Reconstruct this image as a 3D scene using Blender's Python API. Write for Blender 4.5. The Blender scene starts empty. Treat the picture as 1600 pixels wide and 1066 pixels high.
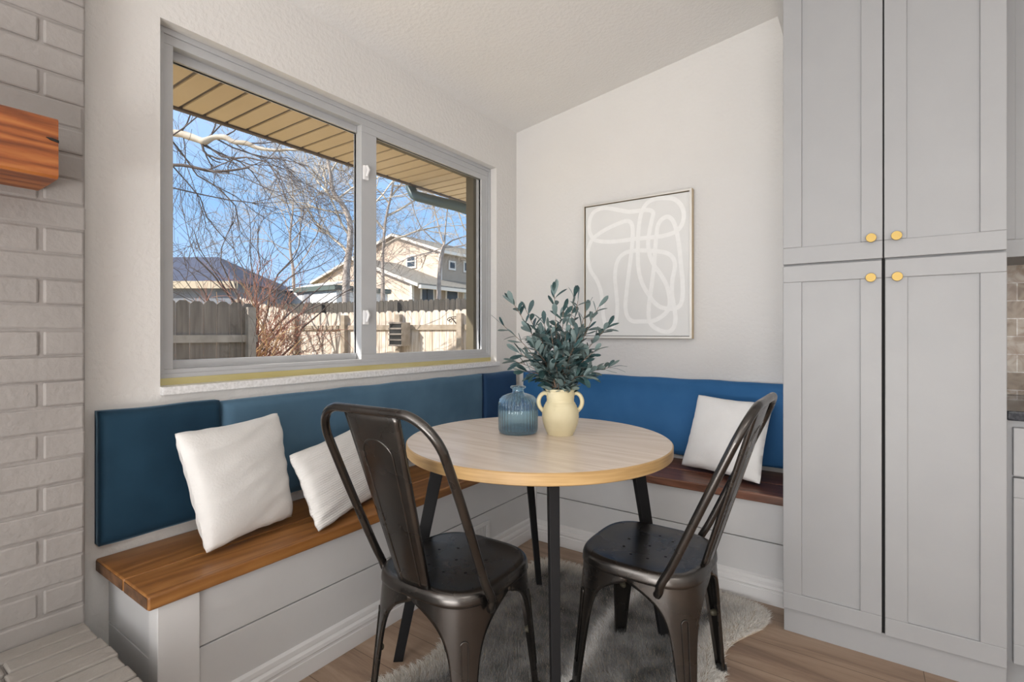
import bpy, bmesh, math, random
from mathutils import Vector, Matrix, noise
random.seed(7)
S = bpy.context.scene
COL = S.collection
PI = math.pi

# ------------------------------------------------------------------ camera
F, YAW, Y0, HC = 786.92, .6113, 520.4, 1.215
CX, CY = 2.0285, -2.949
cd = bpy.data.cameras.new('camera'); cam = bpy.data.objects.new('camera', cd); COL.objects.link(cam)
cd.sensor_width = 36; cd.lens = F / 1600 * 36; cd.shift_y = -(533 - Y0) / 1600
cd.clip_start = .02; cd.clip_end = 300
cam.location = (CX, CY, HC); cam.rotation_euler = (PI / 2, 0, YAW)
S.camera = cam
# ------------------------------------------------------------------ world, sun, lamps, exposure
w = bpy.data.worlds.new('sky'); S.world = w; w.use_nodes = True
nt = w.node_tree; bg = nt.nodes['Background']
tcs = nt.nodes.new('ShaderNodeTexCoord'); sx = nt.nodes.new('ShaderNodeSeparateXYZ'); rmp = nt.nodes.new('ShaderNodeValToRGB')
for q, (pz, cz) in zip((rmp.color_ramp.elements[0], rmp.color_ramp.elements[1], rmp.color_ramp.elements.new(.18)), ((0, (.50, .68, .90)), (.6, (.10, .29, .68)), (.22, (.27, .50, .83)))):
    q.position = pz; q.color = (*cz, 1)
nt.links.new(tcs.outputs['Generated'], sx.inputs[0]); nt.links.new(sx.outputs[2], rmp.inputs[0]); nt.links.new(rmp.outputs[0], bg.inputs['Color'])
bg.inputs['Strength'].default_value = 1.55

def light(name, kind, loc, direction, energy, color=(1, 1, 1), size=1, sy=None):
    d = bpy.data.lights.new(name, kind); d.energy = energy; d.color = color
    if kind == 'AREA':
        d.shape = 'RECTANGLE'; d.size = size; d.size_y = sy or size
    if kind == 'SUN': d.angle = .009
    o = bpy.data.objects.new(name, d); COL.objects.link(o); o.location = loc
    o.rotation_euler = Vector(direction).to_track_quat('-Z', 'Y').to_euler()
    return o
light('sun', 'SUN', (-10, -20, 20), (.36, .78, -.55), 8.4, (1, .94, .85))
light('daylight_front_window', 'AREA', (.3, -5.6, 1.55), (1, .35, .12), 78, (.98, .99, 1), 2.4, 1.7)
light('added_rear_fill', 'AREA', (2.7, -6.8, 1.5), (.12, 1, .16), 62, (.98, .99, 1), 2.6, 2.0)  # added fill light behind the camera; no door is modelled there
light('added_ceiling_uplight', 'AREA', (1.9, -5.0, .06), (0, .3, 1), 300, (1, .985, .97), 2.4, 2.0)  # added uplight near the floor to brighten the ceiling; no sun patch exists
light('added_kitchen_fill', 'AREA', (3.5, -3.2, 2.68), (-.1, .1, -1), 26, (1, .96, .9), 1.2, 1.2)  # added fill from the kitchen side, an unseen source without a fixture
S.view_settings.view_transform = 'Standard'; S.view_settings.look = 'None'
S.view_settings.exposure = -.2; S.view_settings.gamma = 1.0; S.view_settings.use_curve_mapping = False
S.cycles.max_bounces = 12; S.cycles.diffuse_bounces = 5; S.cycles.transparent_max_bounces = 12
S.cycles.caustics_reflective = False; S.cycles.caustics_refractive = False
S.cycles.use_denoising = True; S.cycles.sample_clamp_indirect = 6

# ------------------------------------------------------------------ sight-line measuring
cr, sr = math.cos(YAW), math.sin(YAW)
def ray(u, v):
    k = (u - 800) / F
    return Vector((-sr + cr * k, cr + sr * k, -(v - Y0) / F))
CAMP = Vector((CX, CY, HC))
def hit(u, v, ax, val):
    d = ray(u, v); i = 'xyz'.index(ax)
    return CAMP + d * ((val - CAMP[i]) / d[i])
def at(u, v, dep): return CAMP + ray(u, v) * dep

# ------------------------------------------------------------------ materials
def mat(name, color, rough=.5, metal=0, **k):
    m = bpy.data.materials.new(name); m.use_nodes = True
    b = m.node_tree.nodes['Principled BSDF']
    b.inputs['Base Color'].default_value = (*color, 1); b.inputs['Roughness'].default_value = rough; b.inputs['Metallic'].default_value = metal
    for a, v in k.items(): b.inputs[a].default_value = v
    return m
class N:
    def __init__(s, m): s.t = m.node_tree; s.b = s.t.nodes['Principled BSDF']
    def n(s, typ, **k):
        x = s.t.nodes.new('ShaderNode' + typ)
        for a, v in k.items():
            if a[0] == '_': setattr(x, a[1:], v)
            else: x.inputs[a.replace('__', ' ')].default_value = v
        return x
    def l(s, a, b): s.t.links.new(a, b)
    def coords(s, scale=(1, 1, 1), rot=(0, 0, 0), world=True):
        m = s.n('Mapping'); m.inputs['Scale'].default_value = scale; m.inputs['Rotation'].default_value = rot
        if world:
            g = s.n('NewGeometry'); s.l(g.outputs['Position'], m.inputs['Vector'])
        else:
            c = s.n('TexCoord'); s.l(c.outputs['Object'], m.inputs['Vector'])
        return m.outputs['Vector']
    def ramp(s, fac, stops):
        r = s.n('ValToRGB'); e = r.color_ramp.elements
        while len(e) < len(stops): e.new(.5)
        for q, (p, c) in zip(e, stops): q.position = p; q.color = (*c, 1)
        s.l(fac, r.inputs['Fac']); return r.outputs['Color']
    def bump(s, h, strength=.2, dist=.01):
        b = s.n('Bump', Strength=strength, Distance=dist); s.l(h, b.inputs['Height']); s.l(b.outputs['Normal'], s.b.inputs['Normal'])
    def mul(s, a, b, fac=1.0, mode='MULTIPLY'):
        m = s.n('MixRGB', _blend_type=mode); m.inputs['Fac'].default_value = fac
        s.l(a, m.inputs['Color1']); s.l(b, m.inputs['Color2']); return m.outputs['Color']
def noisy(name, c1, c2, scale, rough=.6, bump=0, dist=.004, bscale=None, stretch=(1, 1, 1), detail=4, world=True, metal=0, **k):
    m = mat(name, c1, rough, metal, **k); q = N(m)
    v = q.coords(stretch, world=world)
    t = q.n('TexNoise', Scale=scale, Detail=detail); q.l(v, t.inputs['Vector'])
    q.l(q.ramp(t.outputs['Fac'], [(.3, c1), (.7, c2)]), q.b.inputs['Base Color'])
    if bump:
        t2 = q.n('TexNoise', Scale=bscale or scale, Detail=3); q.l(v, t2.inputs['Vector']); q.bump(t2.outputs['Fac'], bump, dist)
    return m
def wood(name, c_dark, c_mid, c_light, axis='x', ring=9, rough=.38, bump=.1, world=True, contrast=1):
    m = mat(name, c_mid, rough); q = N(m)
    st = {'x': (.09, 1, 1), 'y': (1, .09, 1), 'z': (1, 1, .09)}[axis]
    v = q.coords(st, world=world)
    t = q.n('TexNoise', Scale=ring, Detail=2, Distortion=.8); q.l(v, t.inputs['Vector'])
    t2 = q.n('TexNoise', Scale=ring * 9, Detail=5, Roughness=.65); q.l(v, t2.inputs['Vector'])
    a = q.n('Math', _operation='MULTIPLY'); a.inputs[1].default_value = 7.0; q.l(t.outputs['Fac'], a.inputs[0])
    f = q.n('Math', _operation='FRACT'); q.l(a.outputs[0], f.inputs[0])
    p = q.n('Math', _operation='PINGPONG'); p.inputs[1].default_value = .5; q.l(f.outputs[0], p.inputs[0])
    s = q.n('Math', _operation='ADD'); q.l(p.outputs[0], s.inputs[0]); q.l(t2.outputs['Fac'], s.inputs[1])
    s2 = q.n('Math', _operation='MULTIPLY'); s2.inputs[1].default_value = .66; q.l(s.outputs[0], s2.inputs[0])
    q.l(q.ramp(s2.outputs[0], [(.25, c_dark), (.5, c_mid), (.75, c_light)]), q.b.inputs['Base Color'])
    if bump: q.bump(t2.outputs['Fac'], bump, .002)
    return m
M = {}
M['wall'] = noisy('wall_paint', (.70, .688, .672), (.72, .708, .692), 3, .85, .7, .005, 48)
M['ceil'] = noisy('ceiling_paint', (.78, .77, .755), (.80, .79, .775), 3, .9, .6, .005, 55)
M['white'] = noisy('white_trim_paint', (.62, .62, .625), (.64, .64, .645), 8, .45)
M['shiplap'] = noisy('shiplap_paint', (.55, .555, .565), (.58, .585, .59), 6, .35, .03, .002, 20)
M['cab'] = noisy('cabinet_paint', (.305, .31, .318), (.32, .325, .333), 6, .42)
M['vinyl'] = noisy('window_vinyl', (.45, .46, .475), (.48, .49, .505), 10, .4)
M['brick'] = noisy('painted_brick', (.275, .257, .246), (.315, .296, .283), 5, .6, .4, .006, 55)
M['mortar'] = noisy('painted_mortar', (.255, .238, .227), (.295, .275, .264), 14, .8, .5, .005, 60)
M['hearth'] = noisy('painted_hearth_brick', (.26, .238, .217), (.30, .28, .257), 5, .6, .5, .006, 45)
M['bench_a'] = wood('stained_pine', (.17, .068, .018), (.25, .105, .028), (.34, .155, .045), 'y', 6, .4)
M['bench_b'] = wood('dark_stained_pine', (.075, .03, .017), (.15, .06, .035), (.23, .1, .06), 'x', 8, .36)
M['endgrain'] = noisy('plank_end_grain', (.06, .03, .015), (.17, .085, .04), 30, .55, .2, .003, 60)
M['mantel'] = wood('mantel_cedar', (.11, .026, .006), (.27, .075, .016), (.40, .145, .038), 'y', 7, .42, .2)
M['oak'] = wood('table_oak', (.64, .53, .43), (.71, .60, .50), (.76, .66, .56), 'x', 5, .25, .03)
M['oakedge'] = noisy('table_oak_edge', (.40, .25, .10), (.56, .37, .17), 7, .42, stretch=(.8, .8, 14), detail=5)
M['blackmetal'] = mat('black_powder_coat', (.008, .008, .009), .55, **{'Specular IOR Level': .2})
M['dark'] = mat('dark_void', (.01, .01, .01), .9)
M['brass'] = mat('brushed_brass', (.46, .32, .10), .5, .55)
M['gold'] = mat('champagne_frame', (.62, .5, .33), .38, .8)
M['silver'] = mat('silver_frame_face', (.66, .645, .61), .45, .4)
M['canvas'] = noisy('grey_canvas', (.72, .72, .71), (.76, .76, .75), 5, .85, .1, .002, 300)
M['paintline'] = noisy('white_brush_paint', (.83, .83, .82), (.87, .87, .86), 40, .7)
M['sillstone'] = noisy('grey_quartz', (.6, .6, .6), (.82, .82, .83), 90, .3)
M['yellowstrip'] = noisy('yellowed_wood_strip', (.50, .42, .15), (.62, .56, .30), 6, .5, stretch=(1, .3, 1))
M['whiteplastic'] = mat('white_plastic', (.85, .85, .86), .35)
M['darkstone'] = noisy('dark_granite', (.015, .018, .025), (.06, .065, .075), 120, .08)
M['leg_foot'] = mat('rubber_foot', (.015, .015, .015), .7)
M['stud'] = mat('rubber_bumper', (.07, .062, .04), .5)
def velvet(name, c1, c2):
    m = noisy(name, c1, c2, 5, .75, .08, .003, 30); b = m.node_tree.nodes['Principled BSDF']
    b.inputs['Sheen Weight'].default_value = .35; b.inputs['Sheen Roughness'].default_value = .35; b.inputs['Sheen Tint'].default_value = (.35, .6, .85, 1)
    b.inputs['Specular IOR Level'].default_value = .2
    return m
M['velvet_shaded'] = velvet('shaded_teal_velvet', (.006, .026, .05), (.012, .042, .075))  # teal velvet with the shade of the left end put into its colour
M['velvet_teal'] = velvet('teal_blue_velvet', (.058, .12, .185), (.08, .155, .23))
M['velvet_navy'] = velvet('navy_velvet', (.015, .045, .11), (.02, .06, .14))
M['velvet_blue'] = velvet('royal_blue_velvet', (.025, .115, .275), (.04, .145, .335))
# aged gunmetal
m = mat('gunmetal', (.17, .15, .135), .3, .95); q = N(m); v = q.coords(world=False)
t = q.n('TexNoise', Scale=4.5, Detail=4, Roughness=.55); q.l(v, t.inputs['Vector'])
q.l(q.ramp(t.outputs['Fac'], [(.3, (.082, .077, .073)), (.55, (.10, .094, .089)), (.8, (.145, .126, .108))]), q.b.inputs['Base Color'])
rr = q.ramp(t.outputs['Fac'], [(.3, (.23,) * 3), (.7, (.31,) * 3)]); q.l(rr, q.b.inputs['Roughness']); M['gun'] = m
# pillow fabrics
def linen(name, rib=0, br_=1):
    m = mat(name, (.68, .675, .665), .9); q = N(m); v = q.coords(world=False)
    t = q.n('TexNoise', Scale=140, Detail=3); q.l(v, t.inputs['Vector'])
    t2 = q.n('TexNoise', Scale=7, Detail=3); q.l(v, t2.inputs['Vector'])
    q.l(q.ramp(t2.outputs['Fac'], [(.3, (.64 * br_, .635 * br_, .625 * br_)), (.7, (.70 * br_, .695 * br_, .685 * br_))]), q.b.inputs['Base Color'])
    h = q.mul(t.outputs['Fac'], t2.outputs['Fac'], .3, 'ADD')
    if rib:
        wv = q.n('TexWave', Scale=rib, Distortion=1.2, Detail=2, _bands_direction='Y'); q.l(v, wv.inputs['Vector'])
        h = q.mul(h, wv.outputs['Fac'], 1, 'ADD')
    q.bump(h, .35, .004); m.node_tree.nodes['Principled BSDF'].inputs['Sheen Weight'].default_value = .2
    return m
M['linen'] = linen('white_linen'); M['ribbed'] = linen('ribbed_white_cotton', 38)
M['linen_white'] = linen('bright_white_linen', 0, 1.18)
# floor planks
m = mat('oak_floor', (.4, .3, .2), .45); q = N(m); v = q.coords()
br = q.n('TexBrick', Scale=1, Mortar__Size=.0016, Brick__Width=1.35, Row__Height=.19, Bias=0); br.offset = .37; q.l(v, br.inputs['Vector'])
br.inputs['Color1'].default_value = (.30, .30, .30, 1); br.inputs['Color2'].default_value = (.75, .75, .75, 1); br.inputs['Mortar'].default_value = (.1, .1, .1, 1)
sep = q.n('SeparateXYZ'); q.l(v, sep.inputs[0])
cmb = q.n('CombineXYZ'); mx = q.n('Math', _operation='MULTIPLY'); mx.inputs[1].default_value = .12; q.l(sep.outputs[0], mx.inputs[0]); q.l(mx.outputs[0], cmb.inputs[0])
ad = q.n('Math', _operation='ADD'); q.l(sep.outputs[1], ad.inputs[0]); bw = q.n('RGBToBW'); q.l(br.outputs['Color'], bw.inputs[0]); q.l(bw.outputs[0], ad.inputs[1]); q.l(ad.outputs[0], cmb.inputs[1])
t = q.n('TexNoise', Scale=14, Detail=6, Roughness=.65, Distortion=.6); q.l(cmb.outputs[0], t.inputs['Vector'])
base = q.ramp(t.outputs['Fac'], [(.25, (.15, .10, .07)), (.5, (.30, .215, .155)), (.75, (.41, .315, .235))])
tint = q.ramp(bw.outputs[0], [(.05, (.35, .3, .25)), (.3, (.9, .84, .8)), (.8, (1.05, 1.02, 1.0))])
q.l(q.mul(base, tint), q.b.inputs['Base Color']); q.bump(br.outputs['Color'], .15, .002); M['floor'] = m
# backsplash tile
m = mat('marble_subway_tile', (.5, .42, .33), .2); q = N(m); v = q.coords(rot=(PI / 2, 0, 0))
br = q.n('TexBrick', Scale=1, Mortar__Size=.002, Brick__Width=.15, Row__Height=.075); q.l(v, br.inputs['Vector'])
br.inputs['Color1'].default_value = (.27, .20, .13, 1); br.inputs['Color2'].default_value = (.50, .44, .37, 1); br.inputs['Mortar'].default_value = (.7, .68, .64, 1)
t = q.n('TexNoise', Scale=14, Detail=6, Distortion=2); q.l(v, t.inputs['Vector'])
q.l(q.mul(br.outputs['Color'], q.ramp(t.outputs['Fac'], [(.35, (.55, .45, .38)), (.6, (1, 1, 1))])), q.b.inputs['Base Color']); M['tile'] = m
# panes
m = bpy.data.materials.new('window_glass'); m.use_nodes = True; tt = m.node_tree; tt.nodes.clear()
o_ = tt.nodes.new('ShaderNodeOutputMaterial'); mx = tt.nodes.new('ShaderNodeMixShader'); tr = tt.nodes.new('ShaderNodeBsdfTransparent'); gl = tt.nodes.new('ShaderNodeBsdfGlossy')
gl.inputs['Roughness'].default_value = .02; mx.inputs[0].default_value = .03
tt.links.new(tr.outputs[0], mx.inputs[1]); tt.links.new(gl.outputs[0], mx.inputs[2]); tt.links.new(mx.outputs[0], o_.inputs[0]); M['glass'] = m
m = mat('blue_bottle_glass', (.64, .87, 1.0), .02); b = m.node_tree.nodes['Principled BSDF']
b.inputs['Transmission Weight'].default_value = 1; b.inputs['IOR'].default_value = 1.45; tt = m.node_tree
tr = tt.nodes.new('ShaderNodeBsdfTransparent'); tr.inputs[0].default_value = (.86, .95, 1, 1); mx = tt.nodes.new('ShaderNodeMixShader'); mx.inputs[0].default_value = .12
dfn = tt.nodes.new('ShaderNodeBsdfDiffuse'); dfn.inputs[0].default_value = (.50, .78, 1.0, 1); mx2 = tt.nodes.new('ShaderNodeMixShader'); mx2.inputs[0].default_value = .04
tt.links.new(b.outputs[0], mx.inputs[1]); tt.links.new(tr.outputs[0], mx.inputs[2]); tt.links.new(mx.outputs[0], mx2.inputs[1]); tt.links.new(dfn.outputs[0], mx2.inputs[2])
tt.links.new(mx2.outputs[0], tt.nodes['Material Output'].inputs['Surface']); M['blueglass'] = m
M['ceramic'] = noisy('cream_ceramic', (.66, .59, .38), (.72, .655, .45), 12, .55, .15, .003, 60)
# leaf: greyer paler underside
m = mat('olive_leaf', (.05, .11, .1), .42); q = N(m); g = q.n('NewGeometry')
oi = q.n('TexNoise', Scale=24, Detail=1); vv = q.coords(); q.l(vv, oi.inputs['Vector'])
top = q.ramp(oi.outputs['Fac'], [(.3, (.02, .055, .062)), (.55, (.036, .085, .088)), (.75, (.07, .135, .13))])
mixn = q.n('MixRGB'); mixn.inputs['Color2'].default_value = (.17, .24, .24, 1); q.l(g.outputs['Backfacing'], mixn.inputs['Fac']); q.l(top, mixn.inputs['Color1'])
q.l(mixn.outputs[0], q.b.inputs['Base Color']); M['leaf'] = m
M['stem'] = noisy('olive_stem', (.16, .10, .07), (.26, .18, .13), 40, .7)
# fur
m = mat('fur', (.5, .5, .5), .8); q = N(m); at_ = q.n('Attribute', _attribute_name='tone'); q.l(at_.outputs['Color'], q.b.inputs['Base Color']); M['fur'] = m
M['rugback'] = mat('rug_hide_backing', (.55, .47, .38), .9)
# outdoors
M['ground'] = noisy('dry_lawn', (.40, .32, .18), (.52, .43, .26), 3, .95, .3, .02, 30)
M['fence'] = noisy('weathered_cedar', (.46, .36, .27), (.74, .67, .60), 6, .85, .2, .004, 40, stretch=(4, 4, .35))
M['fence_shaded'] = noisy('shaded_cedar', (.10, .082, .068), (.20, .168, .14), 6, .85, .2, .004, 40, stretch=(4, 4, .35))  # cedar darkened so the left fence carries its shade in the colour
M['fence_shaded2'] = noisy('grey_weathered_rail', (.24, .21, .18), (.34, .3, .26), 9, .85)
M['fencerail'] = noisy('weathered_rail', (.25, .20, .145), (.40, .33, .26), 9, .85)
M['fencedark'] = noisy('dark_fence_wood', (.045, .04, .035), (.10, .085, .07), 6, .85, stretch=(4, 4, .35))  # much darker than the other fence woods
M['soffit'] = noisy('tan_vinyl_soffit', (.58, .45, .29), (.62, .49, .33), 3, .6)
M['fascia'] = mat('brown_fascia', (.10, .075, .06), .6)
M['jamb'] = noisy('olive_brown_cladding', (.075, .06, .03), (.10, .08, .045), 20, .6)
M['gutter'] = mat('slate_blue_gutter', (.05, .085, .095), .45)
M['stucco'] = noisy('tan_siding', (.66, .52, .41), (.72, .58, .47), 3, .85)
M['houseside'] = noisy('shaded_tan_siding', (.40, .33, .26), (.45, .37, .30), 3, .85)  # darker copy of the tan siding, shade of the side walls in its colour
M['housetrim'] = mat('cream_house_trim', (.78, .74, .68), .6)
M['shingle'] = noisy('asphalt_shingle', (.16, .15, .13), (.27, .25, .22), 14, .9)
M['navyroof'] = noisy('slate_blue_shingle', (.035, .045, .085), (.07, .085, .14), 12, .9)
M['greysiding'] = noisy('blue_grey_siding', (.19, .2, .23), (.26, .27, .3), 4, .85)
M['beigetrim'] = mat('beige_fascia', (.55, .46, .34), .7)
M['whitesiding'] = noisy('white_siding', (.72, .73, .74), (.78, .79, .80), 6, .7)
M['greentrim'] = mat('dark_green_trim', (.09, .12, .11), .6)
M['winglass'] = mat('house_window_glass', (.05, .07, .095), .25, **{'Specular IOR Level': .15})
M['blind'] = noisy('pale_blue_blind', (.5, .56, .62), (.58, .63, .68), 10, .6)
M['bark_pale'] = noisy('pale_bark', (.42, .35, .27), (.66, .58, .48), 6, .9)
M['bark_grey'] = noisy('grey_bark', (.30, .25, .22), (.46, .40, .36), 6, .9)
M['bark_dark'] = noisy('dark_bark', (.055, .042, .04), (.13, .10, .09), 6, .9)
M['bark_red'] = noisy('red_twig_bark', (.25, .095, .06), (.40, .19, .125), 5, .8)
M['bark_tan'] = noisy('tan_stem_bark', (.42, .25, .12), (.6, .4, .22), 5, .8)

# ------------------------------------------------------------------ mesh helpers
class MB:
    def __init__(s): s.v = []; s.f = []; s.sm = []; s.mi = []
    def add(s, vs, fs, smooth=False, mi=0):
        o = len(s.v); s.v += [tuple(p) for p in vs]
        for f in fs: s.f.append([i + o for i in f]); s.sm.append(smooth); s.mi.append(mi)
    def box(s, a, b, mi=0):
        (x0, y0, z0), (x1, y1, z1) = a, b
        x0, x1 = min(x0, x1), max(x0, x1); y0, y1 = min(y0, y1), max(y0, y1); z0, z1 = min(z0, z1), max(z0, z1)
        s.add([(x0, y0, z0), (x1, y0, z0), (x1, y1, z0), (x0, y1, z0), (x0, y0, z1), (x1, y0, z1), (x1, y1, z1), (x0, y1, z1)],
              [(0, 3, 2, 1), (4, 5, 6, 7), (0, 1, 5, 4), (1, 2, 6, 5), (2, 3, 7, 6), (3, 0, 4, 7)], mi=mi)
        return s
    def prism(s, poly, vec, mi=0):                     # polygon (3-D points) swept along vec
        n = len(poly); p = [Vector(q) for q in poly]; v = Vector(vec)
        nrm = Vector((0, 0, 0))
        for i in range(n): nrm += p[i].cross(p[(i + 1) % n])
        if nrm.dot(v) > 0: p = p[::-1]
        s.add(p + [q + v for q in p], [tuple(range(n)), tuple(range(2 * n - 1, n - 1, -1))] + [(i, i + n, (i + 1) % n + n, (i + 1) % n) for i in range(n)], mi=mi)
        return s
    def tube(s, pts, r, n=8, closed=False, cap=True, mi=0, flat=1.0):
        P = [Vector(p) for p in pts]; m = len(P); R = r if isinstance(r, (list, tuple)) else [r] * m
        vs = []; up = None
        for i, p in enumerate(P):
            t = (P[(i + 1) % m] - P[i - 1]) if closed else (P[min(i + 1, m - 1)] - P[max(i - 1, 0)])
            if t.length < 1e-9: t = Vector((0, 0, 1))
            t.normalize()
            if up is None:
                up = Vector((0, 0, 1)) if abs(t.z) < .9 else Vector((1, 0, 0))
            up = (up - t * up.dot(t))
            if up.length < 1e-6: up = t.orthogonal()
            up.normalize(); bn = t.cross(up)
            for k in range(n):
                a = 2 * PI * k / n; vs.append(p + up * math.cos(a) * R[i] + bn * math.sin(a) * R[i] * flat)
        fs = []
        for i in range(m if closed else m - 1):
            j = (i + 1) % m
            for k in range(n): k2 = (k + 1) % n; fs.append((i * n + k, i * n + k2, j * n + k2, j * n + k))
        s.add(vs, fs, True, mi)
        if cap and not closed:
            s.add([vs[k] for k in range(n)], [tuple(range(n - 1, -1, -1))], False, mi); s.add([vs[(m - 1) * n + k] for k in range(n)], [tuple(range(n))], False, mi)
        return s
    def lathe(s, prof, n=40, c=(0, 0, 0), rf=None, mi=0):
        vs = []; m = len(prof)
        for (r, z) in prof:
            for k in range(n):
                a = 2 * PI * k / n; rr = r * (rf(a, z) if rf else 1); vs.append((c[0] + rr * math.cos(a), c[1] + rr * math.sin(a), c[2] + z))
        s.add(vs, [(i * n + k, i * n + (k + 1) % n, (i + 1) * n + (k + 1) % n, (i + 1) * n + k) for i in range(m - 1) for k in range(n)], True, mi)
        return s
    def ring(s, x0, x1, o, i):                          # rectangular ring in the y-z plane: o, i = (y0,z0,y1,z1)
        s.box((x0, o[0], o[1]), (x1, o[2], i[1])); s.box((x0, o[0], i[3]), (x1, o[2], o[3]))
        s.box((x0, o[0], i[1]), (x1, i[0], i[3])); s.box((x0, i[2], i[1]), (x1, o[2], i[3])); return s
    def build(s, name, m, parent=None, bevel=0, seg=2, loc=None):
        me = bpy.data.meshes.new(name); me.from_pydata(s.v, [], s.f)
        me.polygons.foreach_set('use_smooth', s.sm); me.polygons.foreach_set('material_index', s.mi)
        for x in (m if isinstance(m, (list, tuple)) else [m]): me.materials.append(x)
        me.update(); o = bpy.data.objects.new(name, me); COL.objects.link(o)
        if parent is not None: o.parent = parent
        if loc: o.location = loc
        if bevel:
            b = o.modifiers.new('bevel', 'BEVEL'); b.width = bevel; b.segments = seg; b.limit_method = 'ANGLE'; b.angle_limit = .6
        return o
def tag(o, label, cat, group=None, kind=None):
    o['label'] = label; o['category'] = cat
    if group: o['group'] = group
    if kind: o['kind'] = kind
    return o
def struct(o): o['kind'] = 'structure'; return o
def empty(name, loc=(0, 0, 0), rz=0):
    o = bpy.data.objects.new(name, None); o.empty_display_size = .05; COL.objects.link(o); o.location = loc; o.rotation_euler = (0, 0, rz); return o
def thing(name, label, cat, loc=(0, 0, 0), rz=0, group=None): return tag(empty(name, loc, rz), label, cat, group)
def local(parts, origin):
    for o in parts: o.location = Vector(o.location) - Vector(origin)
def subs(o, lv=2):
    s = o.modifiers.new('subd', 'SUBSURF'); s.levels = lv; s.render_levels = lv; return o
def smooth_path(pts, n=8, closed=False):
    P = [Vector(p) for p in pts]; out = []; m = len(P)
    for i in range(m if closed else m - 1):
        g = lambda k: P[k % m] if closed else P[min(max(k, 0), m - 1)]
        a, b, c, d = g(i - 1), g(i), g(i + 1), g(i + 2)
        for j in range(n):
            t = j / n
            out.append(.5 * ((2 * b) + (c - a) * t + (2 * a - 5 * b + 4 * c - d) * t * t + (3 * b - a - 3 * c + d) * t ** 3))
    if not closed: out.append(P[-1])
    return out

# ================================================================== ROOM SHELL
WY0, WY1, WZ0, WZ1 = -2.209, -.236, .996, 2.325
ZC, SL = 2.636, .14
b = MB()
b.box((-.2, -7, -.2), (0, WY0, 2.9)).box((-.2, WY1, -.2), (0, .2, 2.9)).box((-.2, WY0, -.2), (0, WY1, WZ0)).box((-.2, WY0, WZ1), (0, WY1, 2.9))
struct(b.build('wall_left', M['wall']))
struct(MB().box((0, 0, -.2), (5, .2, 3.6)).build('wall_back', M['wall']))
struct(MB().box((5, -7, -.2), (5.2, .2, 2.9)).build('wall_right', M['wall']))
struct(MB().box((-.2, -7.2, -.2), (5.2, -7, 2.9)).build('wall_front', M['wall']))
struct(MB().box((0, -7, -.1), (5, 0, 0)).build('floor', M['floor']))
XS = 1.69; ZS = 2.716
struct(MB().prism([(0, 0, ZC), (XS + .1, 0, ZC + SL * (XS + .1)), (XS + .1, 0, ZC + SL * (XS + .1) + .2), (0, 0, ZC + .2)], (0, -7, 0)).build('ceiling', M['ceil']))
struct(MB().box((XS, -7, ZS), (5, 0, 3.1)).build('ceiling_kitchen', M['ceil']))

# ---- painted brick chimney wall
BX, BY1 = .1, -2.443
rnd = random.Random(3)
b = MB(); b.box((0, -4.6, .0), (BX - .006, BY1 + .002, 2.9), mi=1)
pitch = .0748; z = .400 - .0748; row = -1
while z < 2.7:
    y = BY1 - (0.0 if row % 2 == 0 else .105) + (.21 if row % 2 else 0)
    y = BY1
    first = .103 if row % 2 == 0 else .205
    while y > -4.4:
        L = first; first = .205
        y1 = y - rnd.uniform(0, .002); y0 = y - L + .0085
        x1 = BX - rnd.uniform(0, .004); e = rnd.uniform(-.0025, .0025)
        if y == BY1: y1 += rnd.uniform(-.003, .004)
        b.box((0, y0, z + .0022 + e), (x1, y1, z + pitch - .0022 + e)); y -= L
    z += pitch; row += 1
ob = struct(b.build('wall_fireplace', [M['brick'], M['mortar']], bevel=.006, seg=2))
# ---- raised brick hearth
HZ = .35
t = thing('fireplace_hearth', 'raised white-painted brick hearth below the wooden mantel', 'hearth', (.35, -3.4, 0))
b = MB(); b.box((BX + .002, -4.4, .0), (.72, BY1 - .012, HZ - .012), mi=1)
x = BX + .002; k = 0
while x < .70:                                            # bricks laid on edge run along y in rows
    y = BY1 - rnd.uniform(0, .008)
    first = .205 if k % 2 == 0 else .19
    while y > -4.3:
        L = first; first = .205
        b.box((x + .003, y - L + .006, HZ - .085), (x + .066, y, HZ - rnd.uniform(0, .003))); y -= L
    zz = HZ - .09; r = 0
    x += .0695; k += 1
for r in range(4):
    z1 = HZ - .092 - r * .0757
    xx = BX + (.0 if r % 2 else -.1)
    while xx < .712:
        b.box((max(xx, BX + .004) + .005, BY1 - .05, max(z1 - .068, .0)), (min(xx + .195, .72), BY1 - rnd.uniform(.0, .004), z1)); xx += .205
    yy_ = BY1 - .052 - (.1 if r % 2 else 0)
    b.box((.67, yy_ + .004, max(z1 - .068, 0)), (.722, BY1 - .004, z1))
    while yy_ > -4.35: b.box((.67, yy_ - .2, max(z1 - .068, 0)), (.722, yy_, z1)); yy_ -= .205
o = b.build('brickwork', [M['hearth'], M['mortar']], t, bevel=.005); local([o], t.location)
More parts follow.
